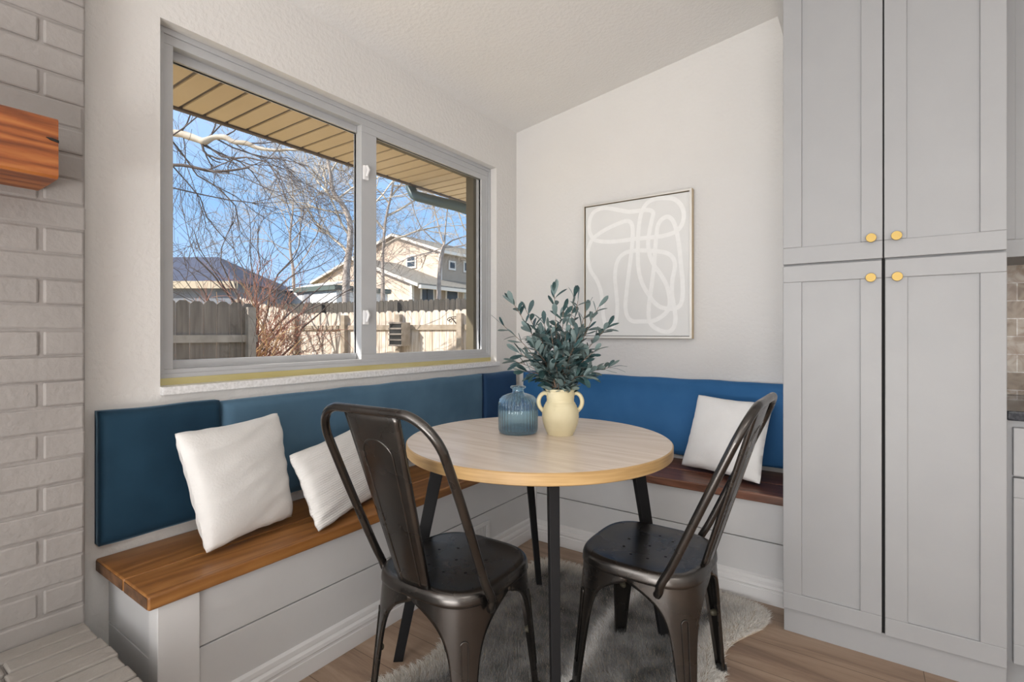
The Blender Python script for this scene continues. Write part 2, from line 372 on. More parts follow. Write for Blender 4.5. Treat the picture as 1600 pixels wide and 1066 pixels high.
# ---- mantel beam
t = thing('mantel_beam', 'rough reddish-brown wooden mantel beam on the white brick chimney', 'mantel', (.197, -3.3, 1.62))
b = MB()
NX, NY, NZ = 4, 60, 8
def mant(y, a):                                          # rounded rectangular section, slightly hewn
    x0, x1, z0, z1 = BX + .003, .292, 1.620, 1.778
    per = [(x0, z0), (x0 + (x1 - x0) * .5, z0), (x1 - .006, z0), (x1, z0 + .006), (x1, z0 + .05), (x1, z0 + .1), (x1, z1 - .006), (x1 - .006, z1), (x0 + (x1 - x0) * .5, z1), (x0, z1)]
    out = []
    for (px, pz) in per:
        n_ = noise.noise(Vector((px * 9, y * 3, pz * 9))) * .004
        out.append(Vector((px + (n_ if px > .2 else 0), y, pz + n_ * .6)))
    return out
ring_ = []; ys = [-2.549 - .025 * i for i in range(60)]
for y in ys: ring_ += mant(y, 0)
n = 10
b.add(ring_, [(i * n + k, i * n + (k + 1) % n, (i + 1) * n + (k + 1) % n, (i + 1) * n + k) for i in range(len(ys) - 1) for k in range(n)])
b.add(ring_[:n], [tuple(range(n - 1, -1, -1))]); b.add(ring_[-n:], [tuple(range(n))])
o = b.build('beam', M['mantel'], t); local([o], t.location)
b = MB(); b.prism([(.2875, -2.5485, 1.714), (.2875, -2.566, 1.7175), (.2875, -2.574, 1.7225), (.2875, -2.562, 1.7235), (.2875, -2.5485, 1.7205)], (.0075, 0, 0))
o = b.build('crack', M['dark'], t); local([o], t.location)

# ================================================================== WINDOW
wn = struct(empty('window_1', (0, (WY0 + WY1) / 2, WZ0)))
L = wn.location
def wp(b, name, m, bevel=.002, parent=wn, extra=(0, 0, 0)):
    o = b.build(name, m, parent, bevel); local([o], L if parent is wn else (0, 0, 0)); return o
FY0, FY1, FZ0, FZ1 = WY0, WY1, 1.05, 2.325
fr = wp(MB().ring(-.15, -.055, (FY0, FZ0, FY1, FZ1), (FY0 + .062, FZ0 + .032, FY1 - .034, FZ1 - .055)).ring(-.15, -.048, (FY0, FZ0, FY1, FZ1), (FY0 + .03, FZ0 + .016, FY1 - .018, FZ1 - .022)), 'frame', M['vinyl'])
def sash(name, x0, x1, o, i):
    s_ = wp(MB().ring(x0, x1, o, i).ring(x0 + .006, x1 - .012, (o[0] + .01, o[1] + .01, o[2] - .01, o[3] - .01), (i[0] + .0, i[1] - .0, i[2] + .0, i[3])), name, M['vinyl'])
    g = MB().box(((x0 + x1) / 2 - .002, i[0] - .005, i[1] - .005), ((x0 + x1) / 2 + .002, i[2] + .005, i[3] + .005)).build('pane', M['glass'], s_)
    return s_
sL = sash('sash', -.128, -.094, (FY0 + .05, FZ0 + .03, -1.25, FZ1 - .04), (-2.155, 1.112, -1.294, 2.238))
sR = sash('sash', -.092, -.058, (-1.300, FZ0 + .03, FY1 - .028, FZ1 - .045), (-1.203, 1.106, -.322, 2.238))
for zc in (2.03, 1.294):
    b = MB(); b.box((-.058, -1.292, zc - .036), (-.046, -1.262, zc + .036)); b.tube([(-.044, -1.275, zc + .034), (-.03, -1.277, zc + .012), (-.036, -1.283, zc - .022)], [.007, .008, .006], 8)
    wp(b, 'latch', M['whiteplastic'], .003)
wp(MB().box((-.1, WY0 - .001, WZ0), (.022, WY1 + .012, WZ0 + .029)), 'sill', M['sillstone'], .003)
wp(MB().box((-.1, WY0, WZ0 + .029), (-.05, WY1, FZ0)), 'sill_strip', M['yellowstrip'], 0)
wp(MB().ring(-.215, -.15, (WY0 - .03, FZ0 - .06, WY1 + .03, FZ1 + .03), (WY0 + .05, FZ0 + .05, WY1 - .062, FZ1 - .045)), 'exterior_casing', M['jamb'])

# ================================================================== BENCHES
BZ, BT = .490, .040
def profile_base(kind):   # ogee baseboard: (offset out, z)
    return [(0, 0), (.022, 0), (.022, .055), (.019, .058), (.019, .066), (.022, .07), (.02, .082), (.012, .09), (.012, .096), (.01, .108), (.003, .114), (0, .116)]
XF, YF = .392, -.424          # bench fronts (plank faces)
tA = thing('window_bench', 'built-in white shiplap bench with orange-brown plank seat under the window', 'bench', (.2, -1.2, 0))
PA = []
YE = -2.345
b = MB(); b.box((0.004, YE + .004, .02), (XF - .03, -.004, BZ - BT)); PA.append(b.build('carcass', M['white'], tA))
b = MB()
for z0, z1 in ((0.0, .2675), (.272, BZ - BT)):
    b.box((XF - .018, YE + .09, z0), (XF, YF, z1))
PA.append(b.build('front_panel', M['shiplap'], tA, .0015))
b = MB()
for z0, z1 in ((0.0, .2675), (.272, BZ - BT)): b.box((0.002, YE - .012, z0), (XF - .045, YE + .004, z1))
PA.append(b.build('end_panel', M['shiplap'], tA, .0015))
b = MB(); b.box((XF - .05, YE - .018, 0), (XF + .012, YE + .092, BZ - BT)); PA.append(b.build('corner_post', M['white'], tA, .002))
b = MB(); b.prism([(XF + o_, YE + .092, z_) for o_, z_ in profile_base(0)], (0, YF - YE - .092, 0)); PA.append(b.build('baseboard', M['white'], tA))
rp = random.Random(5)
def plank(a, bb, mi_axis, name, m, par):
    b = MB(); b.box(a, bb); o = b.build(name, m, par, .006, 3); return o
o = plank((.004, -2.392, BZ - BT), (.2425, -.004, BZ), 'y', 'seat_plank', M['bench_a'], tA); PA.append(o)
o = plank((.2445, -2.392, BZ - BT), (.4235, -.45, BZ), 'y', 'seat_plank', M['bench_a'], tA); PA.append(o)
b = MB(); b.box((.012, -2.3935, BZ - BT + .005), (.236, -2.3915, BZ - .005)); PA.append(b.build('plank_end_grain', M['endgrain'], tA))
b = MB(); b.box((.251, -2.3935, BZ - BT + .005), (.417, -2.3915, BZ - .005)); PA.append(b.build('plank_end_grain', M['endgrain'], tA))
v_ = empty('x'); bpy.data.objects.remove(v_)
b = MB(); b.ring(XF, XF + .008, (-1.09, .105, -.83, .225), (-1.06, .125, -.86, .205))
vt = b.build('vent_grille', M['white'], tA, .002); PA.append(vt)
b = MB()
for i in range(22): b.box((XF + .001, -1.058 + i * .009, .125), (XF + .006, -1.054 + i * .009, .205))
b.build('vent_slats', M['white'], vt)
MB().box((XF + .0005, -1.06, .125), (XF + .002, -.86, .205)).build('vent_backing', M['dark'], vt)
local(PA, tA.location)
tB = thing('wall_bench', 'built-in white shiplap bench with dark reddish plank seat beside the tall cabinet', 'bench', (1.05, -.2, 0))
PB = []; XE = 1.752
b = MB(); b.box((XF + .03, YF + .03, .02), (XE, -.004, BZ - BT)); PB.append(b.build('carcass', M['white'], tB))
b = MB()
for z0, z1 in ((0.0, .2675), (.272, BZ - BT)): b.box((XF + .045, YF, z0), (XE, YF + .018, z1))
PB.append(b.build('front_panel', M['shiplap'], tB, .0015))
b = MB(); b.box((XF, YF - .012, 0), (XF + .045, YF + .02, BZ - BT)); PB.append(b.build('corner_post', M['white'], tB, .002))
b = MB(); b.prism([(XF + .045, YF - o_, z_) for o_, z_ in profile_base(0)], (XE - XF - .045, 0, 0)); PB.append(b.build('baseboard', M['white'], tB))
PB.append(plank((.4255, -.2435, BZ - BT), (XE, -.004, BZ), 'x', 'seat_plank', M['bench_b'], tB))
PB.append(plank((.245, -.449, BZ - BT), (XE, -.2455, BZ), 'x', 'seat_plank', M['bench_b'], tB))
local(PB, tB.location)

# ---- back cushions
def cushion(a, bb, m, label, thickaxis):
    (x0, y0, z0), (x1, y1, z1) = a, bb
    c = Vector(((x0 + x1) / 2, (y0 + y1) / 2, (z0 + z1) / 2)); h = Vector(((x1 - x0) / 2, (y1 - y0) / 2, (z1 - z0) / 2))
    b = MB(); nu, nv, = 36, 16
    ia = 1 if thickaxis == 'x' else 0; it = 0 if thickaxis == 'x' else 1
    front = []; 
    def P(u, v, s):
        p = Vector((0, 0, 0)); p[ia] = u * h[ia]; p[2] = v * h[2]
        du = (1 - abs(u)) * h[ia]; dv = (1 - abs(v)) * h[2]; r = .022
        k = 1.0
        for d in (du, dv):
            if d < r: k *= math.sqrt(max(0, 1 - (1 - d / r) ** 2))
        e = h[it] * (.35 + .65 * k)
        e += .006 * (1 - u ** 4) * (1 - v ** 4) + .0025 * noise.noise(Vector((u * h[ia] * 6, v * 2, 3.1 + c[ia])))
        p[it] = s * min(e, h[it] + .008) if s > 0 else s * h[it]
        p[2] += .004 * noise.noise(Vector((u * h[ia] * 7, v * 2.5, 9.0)))
        return p
    def sp(n_): return [math.sin((i / n_ - .5) * PI) * .5 + (i / n_ - .5) for i in range(n_ + 1)]
    U, V = sp(nu), sp(nv)
    s1 = 1 if thickaxis == 'x' else -1
    pts = [P(u, v, 1) for u in U for v in V]; bk = [P(u, v, -1) for u in U for v in V]
    if thickaxis == 'y':
        for p in pts + bk: p.y = -p.y
    m_ = nv + 1; idx = lambda i, j: i * m_ + j; n0 = len(pts)
    fs = [(idx(i, j), idx(i + 1, j), idx(i + 1, j + 1), idx(i, j + 1)) for i in range(nu) for j in range(nv)]
    fb = [tuple(n0 + q for q in f[::-1]) for f in fs]
    per = [idx(i, 0) for i in range(nu + 1)] + [idx(nu, j) for j in range(1, nv + 1)] + [idx(i, nv) for i in range(nu - 1, -1, -1)] + [idx(0, j) for j in range(nv - 1, 0, -1)]
    fe = [(per[k], per[k - 1], n0 + per[k - 1], n0 + per[k]) for k in range(len(per))]
    if thickaxis == 'y': pass
    b.add(pts + bk, fs + fb + fe, True)
    o = b.build('back_cushion', m, loc=c)
    bm = bmesh.new(); bm.from_mesh(o.data); bmesh.ops.recalc_face_normals(bm, faces=bm.faces); bm.to_mesh(o.data); bm.free()
    return tag(o, label, 'cushion', 'velvet back cushions along the benches')
cushion((.003, -2.394, .538), (.06, -2.029, .962), M['velvet_shaded'], 'teal velvet back cushion darkened for shade at the brick end of the window bench', 'x')
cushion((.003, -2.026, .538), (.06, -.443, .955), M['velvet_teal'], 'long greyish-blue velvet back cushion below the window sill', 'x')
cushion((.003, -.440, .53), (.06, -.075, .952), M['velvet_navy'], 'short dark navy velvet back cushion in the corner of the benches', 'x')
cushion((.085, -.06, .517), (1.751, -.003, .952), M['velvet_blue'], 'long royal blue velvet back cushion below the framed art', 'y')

# ---- pillows
def pillow(TL, TR, BR, BL, th, m, label, name='throw_pillow', seed=0, pinch=.07):
    TL, TR, BR, BL = map(Vector, (TL, TR, BR, BL)); c = (TL + TR + BR + BL) / 4
    U_ = ((TR + BR) - (TL + BL)).normalized(); V_ = (TL + TR) - (BL + BR); V_ = (V_ - U_ * V_.dot(U_)).normalized(); W_ = U_.cross(V_)
    n_ = 40; b = MB(); vs = []
    def P(i, j, s):
        u = -1 + 2 * i / n_; v = -1 + 2 * j / n_
        uu = u * (1 - pinch * (1 - v * v)); vv = v * (1 - pinch * (1 - u * u))
        k_ = 1 - .035 * (abs(u) * abs(v)) ** 6; uu *= k_; vv *= k_
        a, d = (uu + 1) / 2, (vv + 1) / 2
        p = BL * (1 - a) * (1 - d) + BR * a * (1 - d) + TR * a * d + TL * (1 - a) * d - c
        e = th * ((1 - u * u) * (1 - v * v)) ** .38
        q_ = Vector((p.dot(U_), p.dot(V_), p.dot(W_)))
        edge = 1 - ((1 - u * u) * (1 - v * v)) ** .5
        nz = noise.noise(Vector((u * 1.6 + seed, v * 5.5 + seed * 3, s))) * .011 * edge + noise.noise(Vector((u * 1.2 + v + seed, v * 4.5 - u * 1.5, 7 + s))) * .0055
        q_.z += s * (e + (nz if e > .004 else nz * .15))
        q_.y += noise.noise(Vector((u * 4 + seed, v * 4, 2))) * .003; return q_
    idx = lambda i, j: i * (n_ + 1) + j
    f1 = [P(i, j, 1) for i in range(n_ + 1) for j in range(n_ + 1)]; f2 = [P(i, j, -1) for i in range(n_ + 1) for j in range(n_ + 1)]
    n0 = len(f1); fs = [(idx(i, j), idx(i + 1, j), idx(i + 1, j + 1), idx(i, j + 1)) for i in range(n_) for j in range(n_)]
    b.add(f1 + f2, fs + [tuple(n0 + q for q in f[::-1]) for f in fs], True)
    o = b.build(name, m)
    bm = bmesh.new(); bm.from_mesh(o.data); bmesh.ops.remove_doubles(bm, verts=bm.verts, dist=.0004); bmesh.ops.recalc_face_normals(bm, faces=bm.faces); bm.to_mesh(o.data); bm.free()
    o.matrix_world = Matrix.Translation(c) @ Matrix((U_, V_, W_)).transposed().to_4x4()
    return tag(o, label, 'pillow', 'white throw pillows on the benches')
pillow((.215, -2.255, .898), (.125, -1.845, .905), (.225, -1.845, .503), (.305, -2.195, .503), .07, M['linen'], 'large plain off-white square pillow leaning in front of two blue cushions', seed=1)
pillow((.235, -1.875, .752), (.10, -1.40, .80), (.25, -1.40, .50), (.428, -1.875, .497), .055, M['ribbed'], 'ribbed off-white lumbar pillow behind the left metal chair', seed=5)
pillow((1.283, -.125, .885), (1.660, -.145, .868), (1.632, -.362, .503), (1.215, -.215, .503), .052, M['linen_white'], 'bright white square pillow on the dark plank seat beside the tall cabinet', seed=9)

# ================================================================== FRAMED ART
ax0, ax1, az0, az1 = .545, 1.230, 1.182, 2.034
t = thing('framed_art', 'abstract white looping line painting in a thin champagne frame on wall', 'picture', ((ax0 + ax1) / 2, -.02, az0))
P_ = []
P_.append(MB().box((ax0 + .0165, -.032, az0 + .0165), (ax1 - .0165, -.006, az1 - .0165)).build('canvas', M['canvas'], t))
b = MB(); f_ = .013
for a, bb in (((ax0, -.044, az0), (ax1, -.003, az0 + f_)), ((ax0, -.044, az1 - f_), (ax1, -.003, az1)), ((ax0, -.044, az0 + f_), (ax0 + f_, -.003, az1 - f_)), ((ax1 - f_, -.044, az0 + f_), (ax1, -.003, az1 - f_))): b.box(a, bb)
fo = b.build('frame', M['gold'], t, .0012); P_.append(fo)
P_.append(MB().box((ax0 + .01, -.0055, az0 + .01), (ax1 - .01, -.0035, az1 - .01)).build('backing', M['dark'], t))
b = MB()
for a, bb in (((ax0 + .001, -.0455, az0 + .001), (ax1 - .001, -.044, az0 + f_)), ((ax0 + .001, -.0455, az1 - f_), (ax1 - .001, -.044, az1 - .001)), ((ax0 + .001, -.0455, az0 + f_), (ax0 + f_, -.044, az1 - f_)), ((ax1 - f_, -.0455, az0 + f_), (ax1 - .001, -.044, az1 - f_))): b.box(a, bb)
b.build('frame_face', M['silver'], fo)
LN = [[(250, 905), (238, 850), (235, 800), (225, 710), (200, 640), (165, 585), (150, 530), (148, 470), (160, 420), (185, 385), (240, 345), (310, 310), (370, 288), (400, 295), (413, 330), (412, 400), (405, 480), (392, 580), (378, 700), (370, 790), (380, 850), (410, 882), (470, 885), (540, 880), (600, 845), (630, 800), (632, 740), (615, 670), (580, 605), (540, 550), (515, 490), (505, 420), (515, 340), (530, 270), (535, 238), (510, 222), (460, 225), (390, 232), (320, 220), (250, 210), (195, 225), (165, 260), (155, 310), (160, 360), (185, 398), (240, 410), (320, 408), (420, 395), (520, 385), (600, 375), (670, 350), (705, 310), (718, 255), (705, 200), (665, 160), (610, 150), (540, 158), (495, 185), (465, 240), (450, 320), (445, 420), (445, 530), (455, 610), (480, 680), (515, 735), (540, 770), (580, 800), (640, 810), (690, 795), (710, 740), (710, 640), (700, 540), (690, 440), (675, 350), (655, 290), (625, 262), (590, 275), (565, 310), (555, 370), (548, 450), (540, 560), (525, 680), (510, 790), (510, 870), (530, 910), (580, 940), (630, 945), (660, 915), (668, 860), (660, 800)],
      [(285, 920), (312, 885), (322, 800), (315, 700), (308, 620), (318, 540), (345, 495), (390, 470), (470, 462), (560, 468), (620, 480), (655, 510), (665, 560), (650, 640), (648, 720), (660, 800)]]
b = MB()
for li, ln in enumerate(LN):
    w3 = [hit(880 + X / 3.8087, 270 + Y / 3.8087, 'y', -.0325) for X, Y in ln]
    w3 = [Vector((p.x, -.0322 - .0006 * li, p.z)) for p in w3]; sp_ = smooth_path(w3, 5)
    vs = []
    for i, p in enumerate(sp_):
        d = sp_[min(i + 1, len(sp_) - 1)] - sp_[max(i - 1, 0)]; nn = Vector((-d.z, 0, d.x)).normalized() * .0125
        yy = -.0322 - .0006 * li - .0004 * (i / len(sp_))
        for qq in (p + nn, p - nn): vs.append((qq.x, yy, qq.z))
    b.add(vs, [(2 * i, 2 * i + 1, 2 * i + 3, 2 * i + 2) for i in range(len(sp_) - 1)])
P_.append(b.build('painted_lines', M['paintline'], t))
local(P_, t.location)

# ================================================================== TALL CABINET + KITCHEN AT RIGHT EDGE
PX0, PX1, PY = 1.755, 2.416, -.642
t = thing('pantry_cabinet', 'tall light grey shaker pantry cabinet with four doors and brass knobs', 'cabinet', (2.085, -.31, 0))
P_ = []
P_.append(MB().box((PX0, PY + .021, .1), (PX1, -.003, ZS - .003)).build('body', M['cab'], t))
P_.append(MB().box((PX0 + .002, PY + .021, .0), (PX1, -.003, .1)).build('toe_kick', M['cab'], t, .001))
def shaker(x0, x1, z0, z1, yb, yf, m, par, st=.066, rec=.009):
    b = MB()
    for a, bb in (((x0, yf, z0), (x1, yb, z0 + st)), ((x0, yf, z1 - st), (x1, yb, z1)), ((x0, yf, z0 + st), (x0 + st, yb, z1 - st)), ((x1 - st, yf, z0 + st), (x1, yb, z1 - st))): b.box(a, bb)
    o = b.build('door', m, par, .0022)
    p_ = MB().box((x0 + st - .002, yf + rec, z0 + st - .002), (x1 - st + .002, yb, z1 - st + .002)).build('panel', m, o)
    return o
def knob(p, par):
    b = MB(); prof = [(0, 0), (.007, 0), (.006, .012), (.016, .015), (.0165, .02), (.0155, .0235), (0, .0235)]
    vs = []; n_ = 28
    for r_, d_ in prof:
        for k in range(n_): vs.append((p[0] + r_ * math.cos(2 * PI * k / n_), p[1] - d_, p[2] + r_ * math.sin(2 * PI * k / n_)))
    b.add(vs, [(i * n_ + k, i * n_ + (k + 1) % n_, (i + 1) * n_ + (k + 1) % n_, (i + 1) * n_ + k) for i in range(len(prof) - 1) for k in range(n_)], True)
    o = b.build('knob', M['brass'], par); m_ = o.modifiers.new('e', 'EDGE_SPLIT'); m_.split_angle = .6; o['label'] = 'round brass knob'; return o
for x0, x1, z0, z1, kx, kz in ((1.756, 2.082, 1.4915, ZS - .006, 2.047, 1.567), (2.0862, 2.414, 1.4915, ZS - .006, 2.122, 1.567), (1.756, 2.0795, .101, 1.4845, 2.046, 1.42), (2.089, 2.414, .101, 1.4845, 2.124, 1.419)):
    d = shaker(x0, x1, z0, z1, PY + .0195, PY, M['cab'], t); knob((kx, PY, kz), d); P_.append(d)
P_.append(MB().box((2.0795, PY + .015, .101), (2.089, PY + .0205, ZS - .006)).build('door_gap', M['dark'], t))
local(P_, t.location)
t = thing('base_cabinet', 'light grey drawer base cabinet under the dark countertop at right edge', 'cabinet', (2.9, -.3, 0)); P_ = []
P_.append(MB().box((2.418, -.58, .1), (3.6, -.003, .920)).build('body', M['cab'], t)); P_.append(MB().box((2.42, -.53, 0), (3.6, -.003, .1)).build('toe_kick', M['cab'], t))
P_.append(MB().box((2.4365, -.6, .735), (3.0, -.5805, .897)).build('drawer', M['cab'], t, .002)); d = shaker(2.4365, 3.0, .105, .729, -.5805, -.6, M['cab'], t); P_.append(d)
local(P_, t.location)
tag(MB().box((2.4175, -.622, .922), (3.62, -.003, .955)).build('countertop', M['darkstone'], None, .006, 3), 'polished dark stone countertop beside the tall pantry cabinet', 'countertop')
t = thing('upper_cabinet', 'light grey shaker wall cabinet above the backsplash at right edge', 'cabinet', (2.8, -.16, 1.5)); P_ = []
P_.append(MB().box((2.4175, -.33, 1.50), (3.5, -.003, ZS - .003)).build('body', M['cab'], t)); d = shaker(2.42, 2.95, 1.497, ZS - .006, -.3305, -.35, M['cab'], t); P_.append(d)
local(P_, t.location)
struct(MB().box((2.4175, -.010, .956), (3.62, -.0005, 1.499)).build('trim_1', M['tile']))

# ================================================================== TABLE
TC = Vector((1.003, -1.312, 0)); TZ, TR_ = .815, .495
t = thing('round_table', 'round light oak bistro table on black angled legs between the metal chairs', 'table', (TC.x, TC.y, 0))
b = MB(); n = 128; r0 = TR_
prof = [(0, TZ), (r0 - .004, TZ), (r0, TZ - .003), (r0, TZ - .036), (r0 - .004, TZ - .039), (0, TZ - .039)]
vs = [(r * math.cos(2 * PI * k / n), r * math.sin(2 * PI * k / n), z) for r, z in prof[1:5] for k in range(n)]
b.add(vs[:n], [tuple(range(n))], mi=0); b.add(vs[3 * n:], [tuple(range(n - 1, -1, -1))], mi=0)
b.add(vs, [((i + 1) * n + k, (i + 1) * n + (k + 1) % n, i * n + (k + 1) % n, i * n + k) for i in range(3) for k in range(n)], True, mi=1)
o = b.build('tabletop', [M['oak'], M['oakedge']], t); m_ = o.modifiers.new('e', 'EDGE_SPLIT'); m_.split_angle = .5
MB().tube([(.30 * math.cos(a), .30 * math.sin(a), TZ - .044) for a in [2 * PI * k / 40 for k in range(40)]], .01, 6, closed=True).build('mounting_ring', M['blackmetal'], t)
legs = [((.72, -1.545), (.61, -1.66)), ((.758, -1.03), (.752, -.9)), ((1.232, -1.59), (1.295, -1.68)), ((1.262, -1.0), (1.372, -.955))]
for (tx, ty), (fx, fy) in legs:
    A = Vector((tx - TC.x, ty - TC.y, TZ - .039)); B = Vector((fx - TC.x, fy - TC.y, 0)); d = (B - A)
    rad = Vector((A.x, A.y, 0)).normalized(); tg = Vector((-rad.y, rad.x, 0)); b = MB(); vs = []
    for p, wd, dp in ((A, .0165, .025), (B, .0125, .0175)):
        for sx, sy in ((-1, -1), (1, -1), (1, 1), (-1, 1)): vs.append(p + tg * wd * sx + rad * dp * sy)
    b.add(vs, [(3, 2, 1, 0), (4, 5, 6, 7), (0, 1, 5, 4), (1, 2, 6, 5), (2, 3, 7, 6), (3, 0, 4, 7)])
    o = b.build('leg', M['blackmetal'], t, .002)
    bm = bmesh.new(); bm.from_mesh(o.data); bmesh.ops.recalc_face_normals(bm, faces=bm.faces); bm.to_mesh(o.data); bm.free()

# ---- blue ribbed bottle
bc = Vector((.888, -1.279, TZ))
pr = [(0, .001), (.068, .001), (.076, .006), (.079, .014), (.079, .108), (.0775, .122), (.072, .136), (.061, .147), (.045, .154), (.03, .158), (.0235, .161), (.0225, .172), (.024, .176), (.031, .179), (.032, .184), (.029, .187), (.024, .187), (.020, .182), (.0195, .162), (.026, .156), (.043, .151), (.058, .144), (.069, .134), (.0745, .121), (.076, .107), (.076, .018), (.066, .011), (0, .009)]
rf = lambda a, z: 1 + (.05 * abs(math.cos(a * 17)) - .025) * (1 if .015 < z < .15 else 0)
o = MB().lathe(pr, 176, rf=rf).build('glass_bottle', M['blueglass'], loc=bc)
bm = bmesh.new(); bm.from_mesh(o.data); bmesh.ops.remove_doubles(bm, verts=bm.verts, dist=.0002); bmesh.ops.recalc_face_normals(bm, faces=bm.faces); bm.to_mesh(o.data); bm.free()
tag(o, 'empty pale blue ribbed glass bottle with a short neck on the table', 'bottle')
# ---- cream jug
vc = Vector((1.043, -1.21, TZ))
t = thing('ceramic_vase', 'cream two-handled ceramic vase holding olive branches on the table', 'vase', vc)
pr = [(0, 0), (.046, 0), (.051, .004), (.061, .024), (.0695, .05), (.0725, .072), (.0705, .094), (.064, .113), (.057, .126), (.0535, .133), (.054, .14), (.0555, .155), (.0565, .17), (.059, .177), (.0585, .181), (.054, .181), (.0515, .175), (.05, .133), (.06, .108), (.067, .072), (.056, .03), (0, .012)]
pp = smooth_path([(r, 0, z) for r, z in pr], 4)
o = MB().lathe([(max(p.x, 0) * (1 + .011 * math.sin(p.z * 620)), p.z) for p in pp], 64).build('body', M['ceramic'], t)
hd = hit(845, 640, 'z', .95) - hit(897, 640, 'z', .95); ha = math.atan2(hd.y, hd.x)
for s in (0, PI):
    a = ha + s; R_ = lambda r, z: (r * math.cos(a), r * math.sin(a), z)
    pth = smooth_path([R_(.052, .160), R_(.066, .162), R_(.080, .150), R_(.086, .130), R_(.082, .110), R_(.072, .096), R_(.066, .090)], 5)
    MB().tube(pth, [.0085 - .002 * abs(i / len(pth) - .5) for i in range(len(pth))], 10, flat=1.25).build('handle', M['ceramic'], t)

# ---- olive branches
t = thing('olive_branches', 'bunch of dusty green olive branches standing in the cream vase', 'plant', vc + Vector((0, 0, .01)))
base = vc + Vector((0, 0, .01))
rl0 = random.Random(4)
ends = [(866, 458, -.02), (897, 463, .03), (903, 470, -.06), (920, 474, .05), (935, 480, 0), (948, 512, .04), (955, 574, .0), (930, 548, -.07), (822, 485, .05), (802, 474, .0), (786, 508, -.02), (806, 565, .0), (818, 580, -.08), (812, 552, .06), (860, 515, -.09), (885, 510, -.1), (905, 520, -.09), (845, 525, .08), (875, 500, .09), (835, 545, -.1), (915, 560, .09), (895, 545, -.12), (865, 555, -.13), (845, 575, -.11), (915, 588, -.07), (850, 505, .0), (880, 485, .02), (830, 520, .0)] + [(rl0.uniform(828, 915), rl0.uniform(515, 595), rl0.uniform(-.1, .1)) for _ in range(16)]
rl = random.Random(11)
depc = (vc - CAMP).dot(Vector((-sr, cr, 0)))
def leaf(b, p, d, nrm, ln, wd, curl):
    d = d.normalized(); nrm = (nrm - d * nrm.dot(d)).normalized(); sd = d.cross(nrm)
    prof = [(0, .0), (.12, .3), (.3, .66), (.5, .9), (.7, 1), (.88, .74), (1, .08)]
    vs = []
    for tt_, ww in prof:
        c_ = p + d * ln * tt_ - nrm * curl * ln * tt_ * tt_
        for k in (-1, 0, 1): vs.append(c_ + sd * k * wd * ww * .5 - nrm * (.0012 if k == 0 else 0))
    b.add(vs, [(i * 3 + k, i * 3 + k + 1, i * 3 + k + 4, i * 3 + k + 3) for i in range(6) for k in (0, 1)], True)
for i, (u, v, dd) in enumerate(ends):
    e = at(u, v, depc + dd) - base
    a0 = rl.uniform(0, 2 * PI); r0 = rl.uniform(.005, .03)
    foot = Vector((r0 * math.cos(a0) * .8, r0 * math.sin(a0) * .8, .006)); out = Vector((e.x, e.y, 0)); 
    mouth = Vector((out.x, out.y, 0)); mouth = (mouth.normalized() * min(.036, mouth.length * .4) if mouth.length > 1e-4 else mouth) + Vector((0, 0, .168))
    mid = mouth.lerp(e, .5) + Vector((0, 0, .02)) - out * .06
    pth = smooth_path([foot, mouth, mid, e], 10)
    st = MB().tube(pth, [.0021 - .0011 * k / len(pth) for k in range(len(pth))], 5).build('olive_stem', M['stem'], t)
    b = MB(); lenp = len(pth); k = 9; side = 1
    while k < lenp:
        p = pth[k]; tn = (pth[min(k + 1, lenp - 1)] - pth[k - 1]).normalized()
        for s_ in ((1, -1) if rl.random() < .72 else (side,)):
            ax = Vector((rl.gauss(0, 1), rl.gauss(0, 1), rl.gauss(0, .6))); sdv = tn.cross(ax).normalized() * s_
            frac = k / lenp
            d = tn * rl.uniform(.55, 1.1) + sdv * rl.uniform(.6, 1.0) * (1 if k < lenp - 2 else .25)
            leaf(b, p, d, Vector((rl.gauss(0, .6), rl.gauss(0, .6), 1)), rl.uniform(.04, .066), rl.uniform(.0155, .0225), rl.uniform(-.1, .35))
        side = -side; k += rl.choice((1, 2, 2))
    b.build('leaves', M['leaf'], st)

